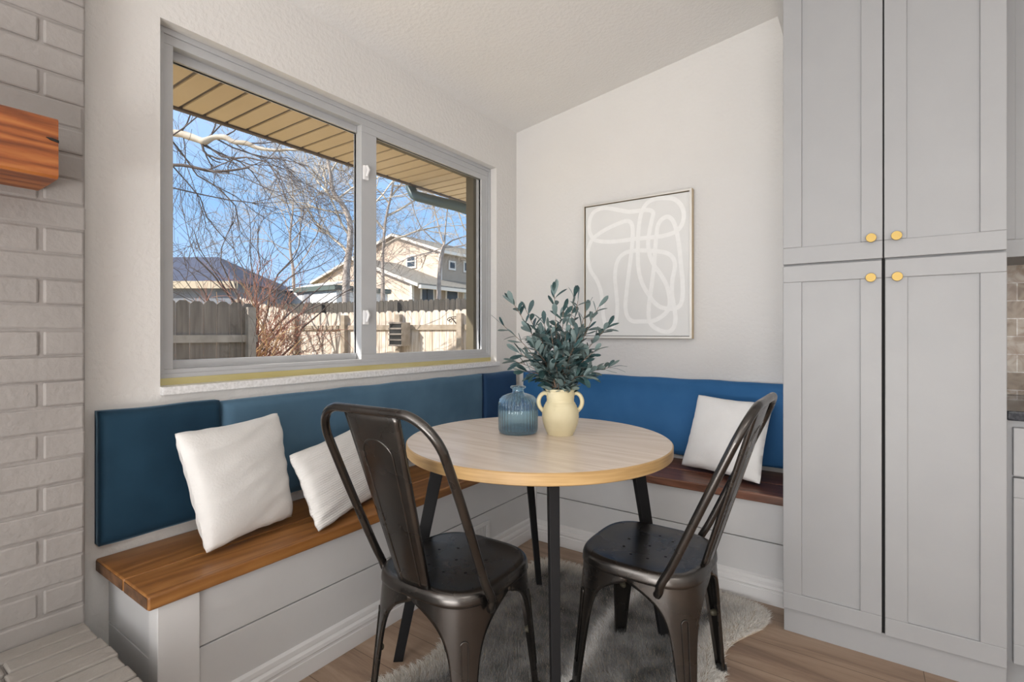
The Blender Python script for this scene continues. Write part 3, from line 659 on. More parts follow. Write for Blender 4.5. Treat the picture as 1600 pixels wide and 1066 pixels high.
# ================================================================== METAL CHAIRS
HS, SZ = .205, .475
def sqr(a, n=3.4):
    c, s = math.cos(a), math.sin(a)
    return Vector((math.copysign(abs(c) ** (2 / n), c), math.copysign(abs(s) ** (2 / n), s), 0))
NA = 720
_out = [sqr(2 * PI * k / NA) for k in range(NA)]
def make_chair(label, loc, rz):
    t = thing('metal_chair', label, 'chair', loc, rz, 'gunmetal metal chairs at the round table')
    g = M['gun']
    b = MB(); n = 96; rings = [(.04, -.006), (.35, -.006), (.6, -.0055), (.78, -.004), (.88, -.001), (.93, .0), (.965, -.002), (.99, -.008), (1.005, -.018), (1.01, -.03), (1.012, -.037), (1.0, -.040), (.96, -.040)]
    vs = []
    for r, z in rings:
        nn = 2.6 + .8 * r
        for k in range(n):
            p = sqr(2 * PI * k / n, nn) * HS * r; vs.append((p.x, p.y, SZ + z))
    fs = [(i * n + k, i * n + (k + 1) % n, (i + 1) * n + (k + 1) % n, (i + 1) * n + k) for i in range(len(rings) - 1) for k in range(n)] + [tuple(range(n - 1, -1, -1))]
    b.add(vs, [f[::-1] for f in fs], True); se = b.build('seat', g, t)
    for k in range(10):
        b = MB(); r_h = .0052; r = .085; c_ = (0, 0) if k == 9 else (r * 1.25 * math.cos(2 * PI * k / 9), r * math.sin(2 * PI * k / 9))
        b.add([(c_[0] + r_h * math.cos(q * PI / 5), c_[1] + r_h * math.sin(q * PI / 5), SZ - .0051) for q in range(10)], [tuple(range(10))])
        b.build('drain_hole', M['dark'], se)
    # legs: folded sheet corners flaring outward, wide at the top so that neighbours meet in an arch
    Lp = [0]; 
    for k in range(1, NA + 1): Lp.append(Lp[-1] + (_out[k % NA] - _out[k - 1]).length)
    def arc(corner, l):                                    # point on unit outline at arclength l from a corner
        s0 = Lp[int(NA * (corner + .5) / 4)]; s = (s0 + l) % Lp[-1]
        lo = 0; hi = NA
        while hi - lo > 1:
            m_ = (lo + hi) // 2
            if Lp[m_] <= s: lo = m_
            else: hi = m_
        f = (s - Lp[lo]) / max(1e-9, Lp[lo + 1] - Lp[lo]); return _out[lo % NA].lerp(_out[(lo + 1) % NA], f)
    per8 = Lp[-1] / 8
    ZT = SZ - .036
    for c in range(4):
        b = MB(); NZ_, NS = 26, 14; vs = []
        for iz in range(NZ_ + 1):
            f = iz / NZ_; f = f ** 1.6; z = ZT * (1 - f) + .012 * f; dz = ZT - z
            hs = HS * .995 + .038 * (dz / ZT) ** 1.1
            W = .042 + .062 * (z / ZT) + .36 * math.exp(-dz / .042)
            half = min(W / 2 / hs, per8 * 1.0)
            for js in range(-NS // 2 - 1, NS // 2 + 2):
                if abs(js) > NS // 2:
                    p = arc(c, math.copysign(half, js) * .97) * (hs - .012)
                else: p = arc(c, half * js / (NS // 2)) * hs
                vs.append((p.x, p.y, z))
        m_ = NS + 3
        b.add(vs, [(i * m_ + k, (i + 1) * m_ + k, (i + 1) * m_ + k + 1, i * m_ + k + 1) for i in range(NZ_) for k in range(m_ - 1)], True)
        lg = b.build('leg', g, t); so = lg.modifiers.new('s', 'SOLIDIFY'); so.thickness = .0022; so.offset = -1
        # pressed groove outline on the lower leg
        pts = []
        def onleg(l, z):
            dz = ZT - z; hs = HS * .995 + .038 * (dz / ZT) ** 1.1; p = arc(c, l / hs) * (hs + .0016); return Vector((p.x, p.y, z))
        for q in range(13): a = PI * q / 12; pts.append(onleg(.011 * math.cos(a), .335 + .011 * math.sin(a)))
        for q in range(1, 10): pts.append(onleg(-.011 + .004 * q / 10, .335 - .026 * q))
        for q in range(9, 0, -1): pts.append(onleg(.011 - .004 * q / 10, .335 - .026 * q))
        MB().tube(pts, .0021, 6, closed=True).build('pressed_groove', g, lg)
        d = arc(c, 0)
        p = d * (HS + .012); ps = Vector((p.x, p.y, .215)); inn = -d.normalized()
        b = MB(); ps = d * .222; ps = Vector((ps.x, ps.y, .215)); b.tube([ps + inn * .003 + inn * k_ for k_ in (0, .012, .020, .023)], [.011, .011, .009, .004], 14); b.build('bumper', M['stud'], lg)
        p = d * (HS + .036); b = MB(); b.lathe([(0, 0), (.016, 0), (.02, .004), (.018, .022), (0, .024)], 16, c=(p.x * .985, p.y * .985, 0)); b.build('foot', M['leg_foot'], lg)
    # back hoop
    hb = HS + .014; yb = -.112; TYB, TZB = -.368, 1.008
    def lean(z): k = max(0, (z - .44) / (TZB - .44)); return yb + (TYB - yb) * k
    pts = [(hb - .008, yb + .012, .418), (hb, yb + .003, .434), (hb + .006, yb - .004, .46), (hb + .005, lean(.52), .52), (hb + .010, lean(.66), .66), (hb + .012, lean(.78), .78)]
    R = .11
    for q in range(0, 9): a = PI / 2 * q / 8; pts.append((hb + .010 - R + R * math.cos(a), lean(TZB - R + R * math.sin(a)), TZB - R + R * math.sin(a)))
    right = pts; lft = [(-x, y, z) for x, y, z in pts[::-1]]
    mid = [(.03, TYB, TZB), (-.03, TYB, TZB)]
    MB().tube(smooth_path(right + mid + lft, 4), .0128, 14).build('back_hoop', g, t)
    # splat: tapered pressed plate
    b = MB(); NU, NV = 14, 24; vs = []
    z0, z1 = SZ - .004, TZB - .006; y0, y1 = -HS * .97, TYB + .002
    def spl(u, f, off=0):
        wd = (.058 + .044 * f); z = z0 + (z1 - z0) * f; y = y0 + (y1 - y0) * f + (-.02 * math.sin(PI * f)) * .0
        y -= .006 * (1 - u * u)
        return Vector((u * wd, y + off, z))
    for iv in range(NV + 1):
        f = iv / NV
        for iu in range(-1, NU + 2):
            u = max(-1, min(1, -1 + 2 * iu / NU)); p = spl(u, f)
            if iu in (-1, NU + 1): p.y += .013
            vs.append(p)
    m_ = NU + 3
    b.add(vs, [(i * m_ + k, i * m_ + k + 1, (i + 1) * m_ + k + 1, (i + 1) * m_ + k) for i in range(NV) for k in range(m_ - 1)], True)
    sp_ = b.build('back_splat', g, t); so = sp_.modifiers.new('s', 'SOLIDIFY'); so.thickness = .002; so.offset = 0
    pts = [spl(-.62, f_, -.0012) for f_ in [.02 + .06 * k for k in range(13)]] 
    for q in range(1, 12):
        a = PI - PI * q / 12; pts.append(spl(.62 * math.cos(a), .76 + .10 * math.sin(a), -.0012))
    pts += [spl(.62, f_, -.0012) for f_ in [.02 + .06 * k for k in range(12, -1, -1)]]
    MB().tube(smooth_path(pts, 2), .0024, 6).build('pressed_arch', g, sp_)
    return t
make_chair('gunmetal cafe chair nearest the ribbed pillow, its back towards the viewer', (.93, -1.70, 0), .03)
make_chair('gunmetal cafe chair nearest the tall cabinet, seen from its side', (1.412, -1.23, 0), 1.565)

# ================================================================== FUR RUG
RUG = [(.50, -1.95), (.62, -1.86), (.66, -1.72), (.70, -1.57), (.60, -1.35), (.56, -1.1), (.58, -.85), (.62, -.66), (.73, -.62), (.88, -.60), (1.05, -.53), (1.22, -.47), (1.36, -.475), (1.50, -.465), (1.585, -.475), (1.655, -.505), (1.695, -.56), (1.69, -.66), (1.645, -.76), (1.605, -.86), (1.60, -.96), (1.63, -1.1), (1.66, -1.3), (1.62, -1.6), (1.55, -1.9), (1.3, -2.05), (1.0, -2.1), (.7, -2.08)]
RP = smooth_path([(x, y, 0) for x, y in RUG], 5, closed=True); rc = Vector((1.1, -1.2, 0))
def inside(x, y):
    c = False; n_ = len(RP); j = n_ - 1
    for i in range(n_):
        a, d = RP[i], RP[j]
        if (a.y > y) != (d.y > y) and x < (d.x - a.x) * (y - a.y) / (d.y - a.y) + a.x: c = not c
        j = i
    return c
def edged(x, y): return min((Vector((x, y, 0)) - p).length for p in RP)
t = thing('fur_rug', 'grey and cream faux fur hide rug under the table and chairs', 'rug', rc)
b = MB(); n_ = len(RP); b.add([p - rc + Vector((0, 0, .001)) for p in RP] + [p - rc + Vector((0, 0, .006)) for p in RP], [tuple(range(n_, 2 * n_))] + [(i, (i + 1) % n_, (i + 1) % n_ + n_, i + n_) for i in range(n_)])
b.build('hide', M['rugback'], t)
import array
rf_ = random.Random(21); V = []; Fc = []; Tn = []
cnt = 0
while cnt < 115000:
    x = rf_.uniform(.48, 1.72); y = rf_.uniform(-2.1, -.45)
    if y < -1.95 and rf_.random() < .6: continue
    if not inside(x, y): continue
    cnt += 1
    e = edged(x, y) if cnt % 1 == 0 else 1
    base_t = min(1.1, max(-.25, .45 + .75 * noise.noise(Vector((x * 6, y * 6, 1))) + .6 * noise.noise(Vector((x * 17, y * 17, 4)))))
    g_ = .10 + .26 * base_t
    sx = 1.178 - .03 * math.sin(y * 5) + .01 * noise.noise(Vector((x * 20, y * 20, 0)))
    glare = math.exp(-((x - sx) / .034) ** 2) * (1 if y > -1.45 else 0)  # streak of glare across the rug, put into the strand colours
    g_ = g_ * (1 - .9 * glare) + .95 * .9 * glare
    ed = max(0, 1 - e / .13) ** .8
    cream = Vector((.70, .67, .62)); col = Vector((g_, g_ * .99, g_ * .98)).lerp(cream, min(1, ed * 1.25))
    if x > 1.5: col = col.lerp(Vector((.78, .76, .73)), .55)
    j = rf_.uniform(.72, 1.2); col = col * j
    out = Vector((0, 0, 0))
    if e < .06:
        q_ = min(RP, key=lambda p: (p - Vector((x, y, 0))).length); out = (q_ - Vector((x, y, 0))); out = out.normalized() if out.length > 1e-5 else out
    a = 2.2 + 1.6 * noise.noise(Vector((x * 3.5, y * 3.5, 8))); comb = Vector((math.cos(a), math.sin(a), 0)) * .55 + out * .8 + Vector((rf_.gauss(0, .35), rf_.gauss(0, .35), 0))
    ln = rf_.uniform(.015, .028); up = Vector((0, 0, 1)) * (.75 if e > .03 else .4)
    d = (up + comb * .6).normalized(); sd = Vector((-d.y, d.x, 0)); sd = sd.normalized() if sd.length > 1e-5 else Vector((1, 0, 0))
    aa = rf_.uniform(0, PI); sd = (sd * math.cos(aa) + d.cross(sd) * math.sin(aa)) * .00085
    p0 = Vector((x, y, .004)) - rc; p1 = p0 + d * ln * .55; p2 = p0 + d * ln + comb * ln * .35 - Vector((0, 0, ln * .12))
    o_ = len(V); V += [p0 - sd, p0 + sd, p1 + sd * .8, p1 - sd * .8, p2]
    Fc += [(o_, o_ + 1, o_ + 2, o_ + 3), (o_ + 3, o_ + 2, o_ + 4)]
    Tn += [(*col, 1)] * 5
me = bpy.data.meshes.new('fur'); me.from_pydata([tuple(v) for v in V], [], Fc); me.materials.append(M['fur'])
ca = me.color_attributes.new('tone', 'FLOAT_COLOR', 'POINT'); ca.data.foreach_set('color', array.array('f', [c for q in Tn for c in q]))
me.update(); fo = bpy.data.objects.new('fur', me); COL.objects.link(fo); fo.parent = t; fo['kind'] = 'stuff'

# ================================================================== OUTDOORS
GZ = -.2
struct(MB().box((-60, -60, GZ - .2), (-.2, 60, GZ)).build('ground', M['ground']))
# ---- eave over the window
EX, EZ = -.82, 2.36
b = MB(); y = -4.07
yy = []
while y < 1.4: yy.append(y); b.box((EX, y + .009, EZ), (-.2, y + .103, EZ + .012)); b.box((EX, y + .102, EZ + .008), (-.2, y + .1225, EZ + .012), mi=1); y += .1125
b.box((EX, -4.1, EZ + .012), (-.2, 1.4, EZ + .03))
eo = empty('trim_2', (-.5, -1.3, EZ)); struct(eo); q_ = b.build('soffit_panels', [M['soffit'], M['fascia']], eo)
f2 = MB().box((EX - .025, -4.1, EZ - .012), (EX, 1.4, EZ + .17)).build('fascia', M['fascia'], eo)
r2 = MB().prism([(EX - .06, -4.1, EZ + .17), (-.2, -4.1, EZ + .42), (-.2, -4.1, EZ + .47), (EX - .06, -4.1, EZ + .22)], (0, 5.5, 0)).build('roof_edge', M['shingle'], eo)
local([q_, f2, r2], eo.location)
t = thing('downspout', 'slate blue gutter downspout curving in under the eave outside the window', 'gutter', (-.8, -.18, 2.2))
pth = smooth_path([(-.885, -.18, 2.40), (-.875, -.18, 2.345), (-.84, -.182, 2.29), (-.78, -.185, 2.262), (-.55, -.185, 2.185), (-.38, -.15, 2.13), (-.29, -.10, 2.07), (-.28, -.09, 1.9), (-.28, -.09, .2)], 5)
b = MB().tube(pth, .038, 14); o = b.build('pipe', M['gutter'], t)
b = MB().box((EX - .10, -4.0, EZ + .06), (EX - .027, 1.35, EZ + .15)); o2 = b.build('gutter_trough', M['gutter'], t, .01); local([o, o2], t.location)
# ---- fences
def fence(name, label, A, B, top, m, mr, gz=GZ, side=1, posts=2.4, start=.05, top2=None, group=None, rails=(.18, .75, 1.45), dog=True, postm=None):
    A = Vector((A[0], A[1], 0)); B = Vector((B[0], B[1], 0)); d = B - A; Ln = d.length; d.normalize(); nrm = Vector((d.y, -d.x, 0)) * side
    t = thing(name, label, 'fence', (*((A + B) / 2).xy, gz), 0, group); O = Vector(t.location)
    b = MB(); x = 0; rr = random.Random(int(Ln * 100)); top2 = top if top2 is None else top2
    while x < Ln - .05:
        w_ = .138; h_ = top + (top2 - top) * x / Ln + rr.uniform(-.012, .012); p = A + d * x
        pl = [p + Vector((0, 0, gz)), p + d * w_ + Vector((0, 0, gz)), p + d * w_ + Vector((0, 0, h_ - .035)), p + d * (w_ - .035) + Vector((0, 0, h_)), p + d * .035 + Vector((0, 0, h_)), p + Vector((0, 0, h_ - .035))]
        b.prism([q - O for q in pl], -nrm * .018); x += .146
    b.build('pickets', m, t)
    for z in rails:
        zz = gz + z
        def rp(s): return A + d * s
        b = MB(); pts = [rp(0), rp(Ln)]
        b.prism([pts[0] + Vector((0, 0, zz)) - O, pts[1] + Vector((0, 0, zz)) - O, pts[1] + Vector((0, 0, zz + .09)) - O, pts[0] + Vector((0, 0, zz + .09)) - O], nrm * .04); b.build('rail', mr, t)
    s = start
    while s < Ln:
        p = A + d * s; b = MB(); b.prism([q + Vector((0, 0, gz)) - O for q in (p, p + d * .095, p + d * .095 + nrm * .095, p + nrm * .095)], (0, 0, (top - gz) - .06)); b.build('post', postm or mr, t); s += posts
    return t
ux, uy = -3.41 + 7.6, 3.80 - 2.94; ul = math.hypot(ux, uy); ux /= ul; uy /= ul
fence('picket_fence', 'weathered tan cedar fence along the back of the yard', (-7.6, 2.94), (2.2, 2.94 + 9.8 * uy / ux), 1.615, M['fence'], M['fencerail'], rails=(.2, .8, 1.47), side=1, posts=1.28, start=.06)
fence('picket_fence', 'short fence section whose top slopes down behind the red shrub', (-9.2, 2.94 - 1.6 * uy / ux), (-7.62, 2.936), 2.0, M['fence'], M['fencerail'], top2=1.63, rails=(.2, 1.3))
fence('picket_fence', 'shaded grey weathered fence at the left of the window view', (-4.75, -4.5), (-4.40, .48), 1.60, M['fence_shaded'], M['fence_shaded2'], rails=(.2, .7, 1.3), side=1)
fence('picket_fence', 'dark fence rising just above the tan back fence', (-14.5, 4.1), (2.5, 4.1 + 17 * uy / ux), 2.02, M['fencedark'], M['fencedark'], rails=(.3, 1.5), side=1)
# ---- slatted nest box and hook on the fence
A = Vector((-7.6, 2.94, 0)); d = Vector((ux, uy, 0)); nr = Vector((uy, -ux, 0))
def onfence(u):                                         # distance along the back fence under a sight line
    r = ray(u, 500); c2 = r.x * d.y - r.y * d.x; w_ = A - CAMP
    s = (w_.x * d.y - w_.y * d.x) / c2; p = CAMP + r * s; return (Vector((p.x, p.y, 0)) - A).dot(d), s
s0, dp = onfence(634); z_ = lambda v: HC - (v - Y0) / F * (dp - .25)
t = thing('nest_box', 'slatted wooden box hung on the tan back fence', 'box', A + d * s0 + nr * .05 + Vector((0, 0, z_(541))))
t.rotation_euler = (0, 0, math.atan2(d.y, d.x)); hh = z_(504) - z_(541)
MB().box((-.14, -.26, 0), (.14, 0, hh)).build('case', M['fencerail'], t, .004)
MB().box((-.125, -.268, .02), (.125, -.2605, hh - .02)).build('opening', M['dark'], t)
b = MB()
for k in range(5): b.prism([(-.14, -.272, .0 + k * (hh - .025) / 4), (-.14, -.285, .0 + k * (hh - .025) / 4), (-.14, -.272, .03 + k * (hh - .025) / 4)], (.28, 0, 0))
b.build('slats', M['fence_shaded'], t)
s1, dp1 = onfence(716); p0 = A + d * s1 + nr * .02
t = thing('plant_hook', 'black scrolled iron plant hook on the back fence', 'hook', p0 + Vector((0, 0, 1.36)), math.atan2(d.y, d.x))
MB().tube(smooth_path([(0, -.01, .14), (-.08, -.01, .135), (-.17, -.01, .12), (-.2, -.01, .09), (-.17, -.01, .07), (-.15, -.01, .1)], 5), .007, 6).build('arm', M['blackmetal'], t)
MB().tube(smooth_path([(.01, -.01, .14), (.01, -.01, 0), (-.07, -.01, .06), (-.13, -.01, .125)], 5), .007, 6).build('brace', M['blackmetal'], t)
FWD0 = Vector((-sr, cr, 0))
# ---- tan two-storey house
cor = at(688.6, 394, 24); XH, YH = cor.x, cor.y
t = thing('tan_house', 'tan two-storey house with gabled roof beyond the fences', 'house', (XH - 3, YH + 3, GZ)); O = Vector(t.location)
def hp(name, b, m, par=t): o = b.build(name, m, par); local([o], O if par is t else (0, 0, 0)); return o
def hy(u, v): return hit(u, v, 'y', YH)
pk, er, el = hy(618, 370), hy(688.6, 393), hy(497, 441)
wl = MB().prism([(el.x, YH, GZ), (XH, YH, GZ), (XH, YH, er.z), (pk.x, YH, pk.z), (el.x, YH, el.z)], (0, 9, 0)); hp('upper_walls', wl, M['stucco'])
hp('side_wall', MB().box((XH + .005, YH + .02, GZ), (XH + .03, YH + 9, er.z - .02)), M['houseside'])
def slab(p, q, th, ov, y0, y1):
    d_ = (Vector(q) - Vector(p)).normalized(); q2 = Vector(q) + d_ * ov; up = Vector((0, 0, th))
    return MB().prism([(p[0], y0, p[2]), (q2.x, y0, q2.z), (q2.x, y0, q2.z + th), (p[0], y0, p[2] + th)], (0, y1 - y0, 0))
hp('roof', slab(pk, er, .14, .35, YH - .25, YH + 9), M['shingle']); hp('roof', slab(pk, el, .14, .4, YH - .25, YH + 9), M['shingle'])
hp('rake_trim', slab(pk, er, .12, .33, YH - .30, YH - .26), M['housetrim']); hp('rake_trim', slab(pk, el, .12, .38, YH - .30, YH - .26), M['housetrim'])
ee = er + (er - pk).normalized() * .35
hp('eave_gutter', MB().box((ee.x - .02, YH - .25, ee.z - .04), (ee.x + .12, YH + 9, ee.z + .1)), M['housetrim'])
hp('corner_downspout', MB().box((XH - .02, YH - .12, GZ), (XH + .1, YH - .01, er.z)), M['housetrim'])
def win_y(u0, v0, u1, v1, y, par=t):
    a, c_ = hit(u0, v0, 'y', y), hit(u1, v1, 'y', y); x0, x1, z0, z1 = min(a.x, c_.x), max(a.x, c_.x), min(a.z, c_.z), max(a.z, c_.z)
    f = hp('window_frame', MB().box((x0 - .09, y - .06, z0 - .1), (x1 + .09, y + .02, z1 + .09)), M['housetrim'])
    MB().box((x0, y - .075, z0), (x1, y - .061, z1)).build('pane', M['winglass'], f)
    MB().box((x0, y - .085, (z0 + z1) / 2 - .02), (x1, y - .07, (z0 + z1) / 2 + .03)).build('sash_bar', M['housetrim'], f)
def win_x(u0, v0, u1, v1, x, m2='winglass'):
    a, c_ = hit(u0, v0, 'x', x), hit(u1, v1, 'x', x); y0, y1, z0, z1 = min(a.y, c_.y), max(a.y, c_.y), min(a.z, c_.z), max(a.z, c_.z)
    f = hp('window_frame', MB().box((x - .02, y0 - .09, z0 - .09), (x + .06, y1 + .09, z1 + .09)), M['housetrim'])
    MB().box((x + .061, y0, z0), (x + .075, y1, z1)).build('pane', M[m2], f)
win_y(638, 402, 649, 416, YH); win_x(702, 410, 709, 420, XH + .03); win_x(725, 411, 732, 424, XH + .03)
# lower front section with porch roof
lc = at(645, 470, 21.5); XL, YL = lc.x, lc.y
ra, rb = hit(560, 408, 'y', YL), hit(645, 442, 'y', YL)
hp('lower_walls', MB().prism([(ra.x, YL, GZ), (XL, YL, GZ), (XL, YL, rb.z), (ra.x, YL, ra.z)], (0, YH + 5 - YL, 0)), M['stucco'])
hp('lower_roof', slab(ra, rb, .16, .7, YL - .3, YH + 8), M['shingle'])
hp('rake_trim', slab(ra, rb, .13, .68, YL - .36, YL - .31), M['housetrim'])
e2 = rb + (rb - ra).normalized() * .7
hp('porch_gutter', MB().box((e2.x - .02, YL - .3, e2.z - .06), (e2.x + .13, YH + 8, e2.z + .08)), M['housetrim'])
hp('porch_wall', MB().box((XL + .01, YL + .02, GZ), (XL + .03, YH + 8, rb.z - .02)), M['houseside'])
hp('corner_downspout', MB().box((XL - .04, YL - .14, GZ), (XL + .09, YL - .01, rb.z)), M['housetrim'])
win_x(658, 452, 665, 476, XL + .03); win_x(666, 452, 675, 474, XL + .03); win_x(697, 455, 713, 480, XL + .03); win_x(724, 458, 736, 480, XL + .03, 'blind')
# ---- navy-roofed house at left
t = thing('blue_roofed_house', 'low house with dark slate-blue roof behind the left fence', 'house', (*at(300, 470, 17).xy, GZ)); O = Vector(t.location)
HB = [at(150, 440, 16), at(372, 441, 16)]; HB += [HB[1] + FWD0 * 5, HB[0] + FWD0 * 5]; ez = HB[1].z
for q in HB: q.z = ez
HR = [at(160, 399, 18.5), at(342, 402, 18.5)]; HR[0].z = HR[1].z
def inset(k, z): c_ = (HB[0] + HB[2]) / 2; p = c_ + (HB[k] - c_) * .93; return Vector((p.x, p.y, z))
hp('walls', MB().prism([inset(k, GZ) for k in range(4)], (0, 0, ez - GZ)), M['greysiding'], t)
b = MB(); b.add(HB + HR, [(0, 1, 5, 4), (1, 2, 5), (2, 3, 4, 5), (0, 4, 3), (3, 2, 1, 0)]); hp('roof', b, M['navyroof'], t)
bk = FWD0 * .06
hp('fascia', MB().prism([HB[0] - bk + Vector((0, 0, -.2)), HB[1] - bk + Vector((0, 0, -.2)), HB[1] - bk + Vector((0, 0, .03)), HB[0] - bk + Vector((0, 0, .03))], FWD0 * .05), M['beigetrim'], t)
# ---- white shed
t = thing('white_shed', 'small white shed with dark green eave behind the dark fence', 'shed', (*at(497, 470, 19).xy, GZ)); O = Vector(t.location)
yb_ = at(497, 460, 19).y; P = lambda u, v: hit(u, v, 'y', yb_); a0, a1 = P(452, 455), P(526, 452)
hp('walls', MB().box((a0.x, yb_, GZ), (a1.x, yb_ + 2.4, a1.z)), M['whitesiding'], t)
hp('eave', MB().box((P(463, 450).x, yb_ - .15, a1.z - .02), (a1.x + .1, yb_ + 2.5, a1.z + .16)), M['greentrim'], t)
hp('roof', MB().prism([(a0.x - .5, yb_ - .1, a1.z + .05), (a1.x + .1, yb_ - .1, a1.z + .16), (a1.x + .1, yb_ + 1.2, a1.z + .45), (a0.x - .5, yb_ + 1.2, a1.z + .4)], (0, 0, .05)), M['whitesiding'], t)
hp('door', MB().box((P(476, 470).x, yb_ - .03, GZ), (P(484, 470).x, yb_ - .001, a1.z - .1)), M['greysiding'], t)

# ---- trees
def branch(b, p, d, ln, r, lv, rn, spread=.55, up=.12, seg=4, taper=.55, kids=(3, 5), minr=.0022, sides=(6, 5, 4, 3, 3, 3), stats=None):
    pts = [p.copy()]; rs = [r]; dd = d.normalized()
    for k in range(seg):
        dd = (dd + Vector((rn.gauss(0, .22), rn.gauss(0, .22), rn.gauss(0, .2) + up * .35))).normalized()
        pts.append(pts[-1] + dd * ln / seg); rs.append(max(minr, r * (1 - (1 - taper) * (k + 1) / seg)))
    b.tube(pts, rs, sides[min(lv, 5)] if r > .006 else 3, cap=False)
    if lv <= 0: return
    n_ = rn.randint(*kids)
    for k in range(n_):
        f = rn.uniform(.3, 1) if k else 1.0
        i = min(int(f * seg), seg - 1); q = pts[i].lerp(pts[i + 1], f * seg - i); tn = (pts[i + 1] - pts[i]).normalized()
        ax = tn.orthogonal().normalized(); ax.rotate(Matrix.Rotation(rn.uniform(0, 2 * PI), 3, tn))
        nd = tn + ax * rn.uniform(.6, 1.4) * spread + Vector((0, 0, up))
        branch(b, q, nd, ln * rn.uniform(.5, .82), max(minr, rs[i] * rn.uniform(.45, .7)), lv - 1, rn, spread, up, max(2, seg - 1) if lv > 2 else 3, taper, kids, minr, sides)
def tree(label, foot, trunk, seed, lv, m, mt=None, ln=1.6, r=.06, spread=.55, up=.12, kids=(3, 5), name='bare_tree', starts=None, group=None, minr=.0022, cat='tree'):
    """foot: base point; trunk: list of (point, radius) above it; limbs leave the trunk points in starts"""
    rn = random.Random(seed); t = thing(name, label, cat, foot, 0, group); O = Vector(foot)
    P = [Vector(p) - O for p, _ in trunk]; R = [q for _, q in trunk]
    sp_ = smooth_path(P, 5); rs = []
    for i in range(len(sp_)):
        f = i / (len(sp_) - 1) * (len(R) - 1); k = min(int(f), len(R) - 2); rs.append(R[k] + (R[k + 1] - R[k]) * (f - k))
    MB().tube(sp_, rs, 9).build('trunk', mt or m, t)
    b = MB()
    for (i, dirv, l_, r_) in starts: branch(b, sp_[min(i, len(sp_) - 1)], Vector(dirv), l_, r_, lv, rn, spread, up, 5, .5, kids, minr)
    b.build('branches', m, t); return t
RT = Vector((cr, sr, 0)); FWD = Vector((-sr, cr, 0)); UPV = Vector((0, 0, 1))
def vv3(r, f, u): return RT * r + FWD * f + UPV * u
# bare multi-stem tree behind the left fence
f0 = at(398, 600, 9.2); f0.z = GZ
st = [(k, vv3(r_ * .85, ff, .9), 1.9, .03) for k, r_, ff in ((3, -.9, 0), (4, -.5, .2), (5, -.2, -.2), (5, .15, .1), (4, .45, 0), (5, .8, .2), (3, 1.15, -.1), (6, -.7, .3), (6, .3, -.3), (5, 0, 0), (6, 1.0, 0))]
tree('dark many-stemmed bare tree in front of the sloping fence section', f0, [(f0, .09), (f0 + vv3(0, 0, .9), .075), (f0 + vv3(.02, 0, 1.9), .06)], 4, 4, M['bark_dark'], starts=st, up=.06, spread=.45, minr=.0026, kids=(2, 4))
# red shrub
f0 = at(385, 600, 8.2); f0.z = GZ; rn = random.Random(8)
st = [(rn.randint(0, 3), vv3(rn.uniform(-1.3, 1.0), rn.uniform(-.4, .4), rn.uniform(.7, 1.6)), rn.uniform(.7, 1.2), .012) for _ in range(26)]
tree('red-twigged shrub growing against the fence', f0, [(f0, .05), (f0 + vv3(.01, 0, .3), .04), (f0 + vv3(.02, 0, .5), .02)], 9, 3, M['bark_red'], M['bark_tan'], starts=st, name='shrub', cat='shrub', minr=.0038, kids=(3, 5), spread=.65)
f0 = at(376, 600, 7.6); f0.z = GZ
st = [(rn.randint(0, 3), vv3(rn.uniform(-.5, .9), rn.uniform(-.2, .2), rn.uniform(1.0, 1.8)), rn.uniform(.8, 1.2), .022) for _ in range(16)]
tree('tan-stemmed bare shrub in front of the red-twigged one', f0, [(f0, .05), (f0 + vv3(.03, 0, .7), .045), (f0 + vv3(.05, 0, 1.25), .03)], 13, 1, M['bark_tan'], starts=st, name='shrub', cat='shrub', minr=.004, kids=(2, 3))
# big pale tree right of the white shed
D = 14.5
tk = [(at(540, 560, D), .12), (at(541, 440, D), .105), (at(547, 380, D), .09), (at(546, 345, D), .08), (at(534, 318, D), .07), (at(521, 300, D), .06), (at(516, 270, D), .05), (at(510, 240, D), .035)]; tk[0][0].z = GZ
f0 = tk[0][0].copy()
st = [(8, vv3(-.6, 0, 1), 1.6, .05), (11, vv3(-1.2, 0, .9), 2.2, .045), (14, vv3(.8, 0, 1), 2.2, .04), (20, vv3(-1, .2, .3), 2.0, .035), (22, vv3(.9, -.2, .8), 2.2, .035), (26, vv3(-.8, 0, .7), 2.4, .03), (30, vv3(.8, 0, .8), 2.2, .03), (33, vv3(-.4, 0, 1), 2.4, .028), (35, vv3(.3, 0, 1), 2.0, .028), (17, vv3(-1.2, 0, .2), 1.6, .035)]
tree('tall pale-barked tree with a leaning trunk beside the window mullion', f0, tk, 17, 4, M['bark_pale'], M['bark_grey'], starts=st, kids=(3, 5), minr=.0024)
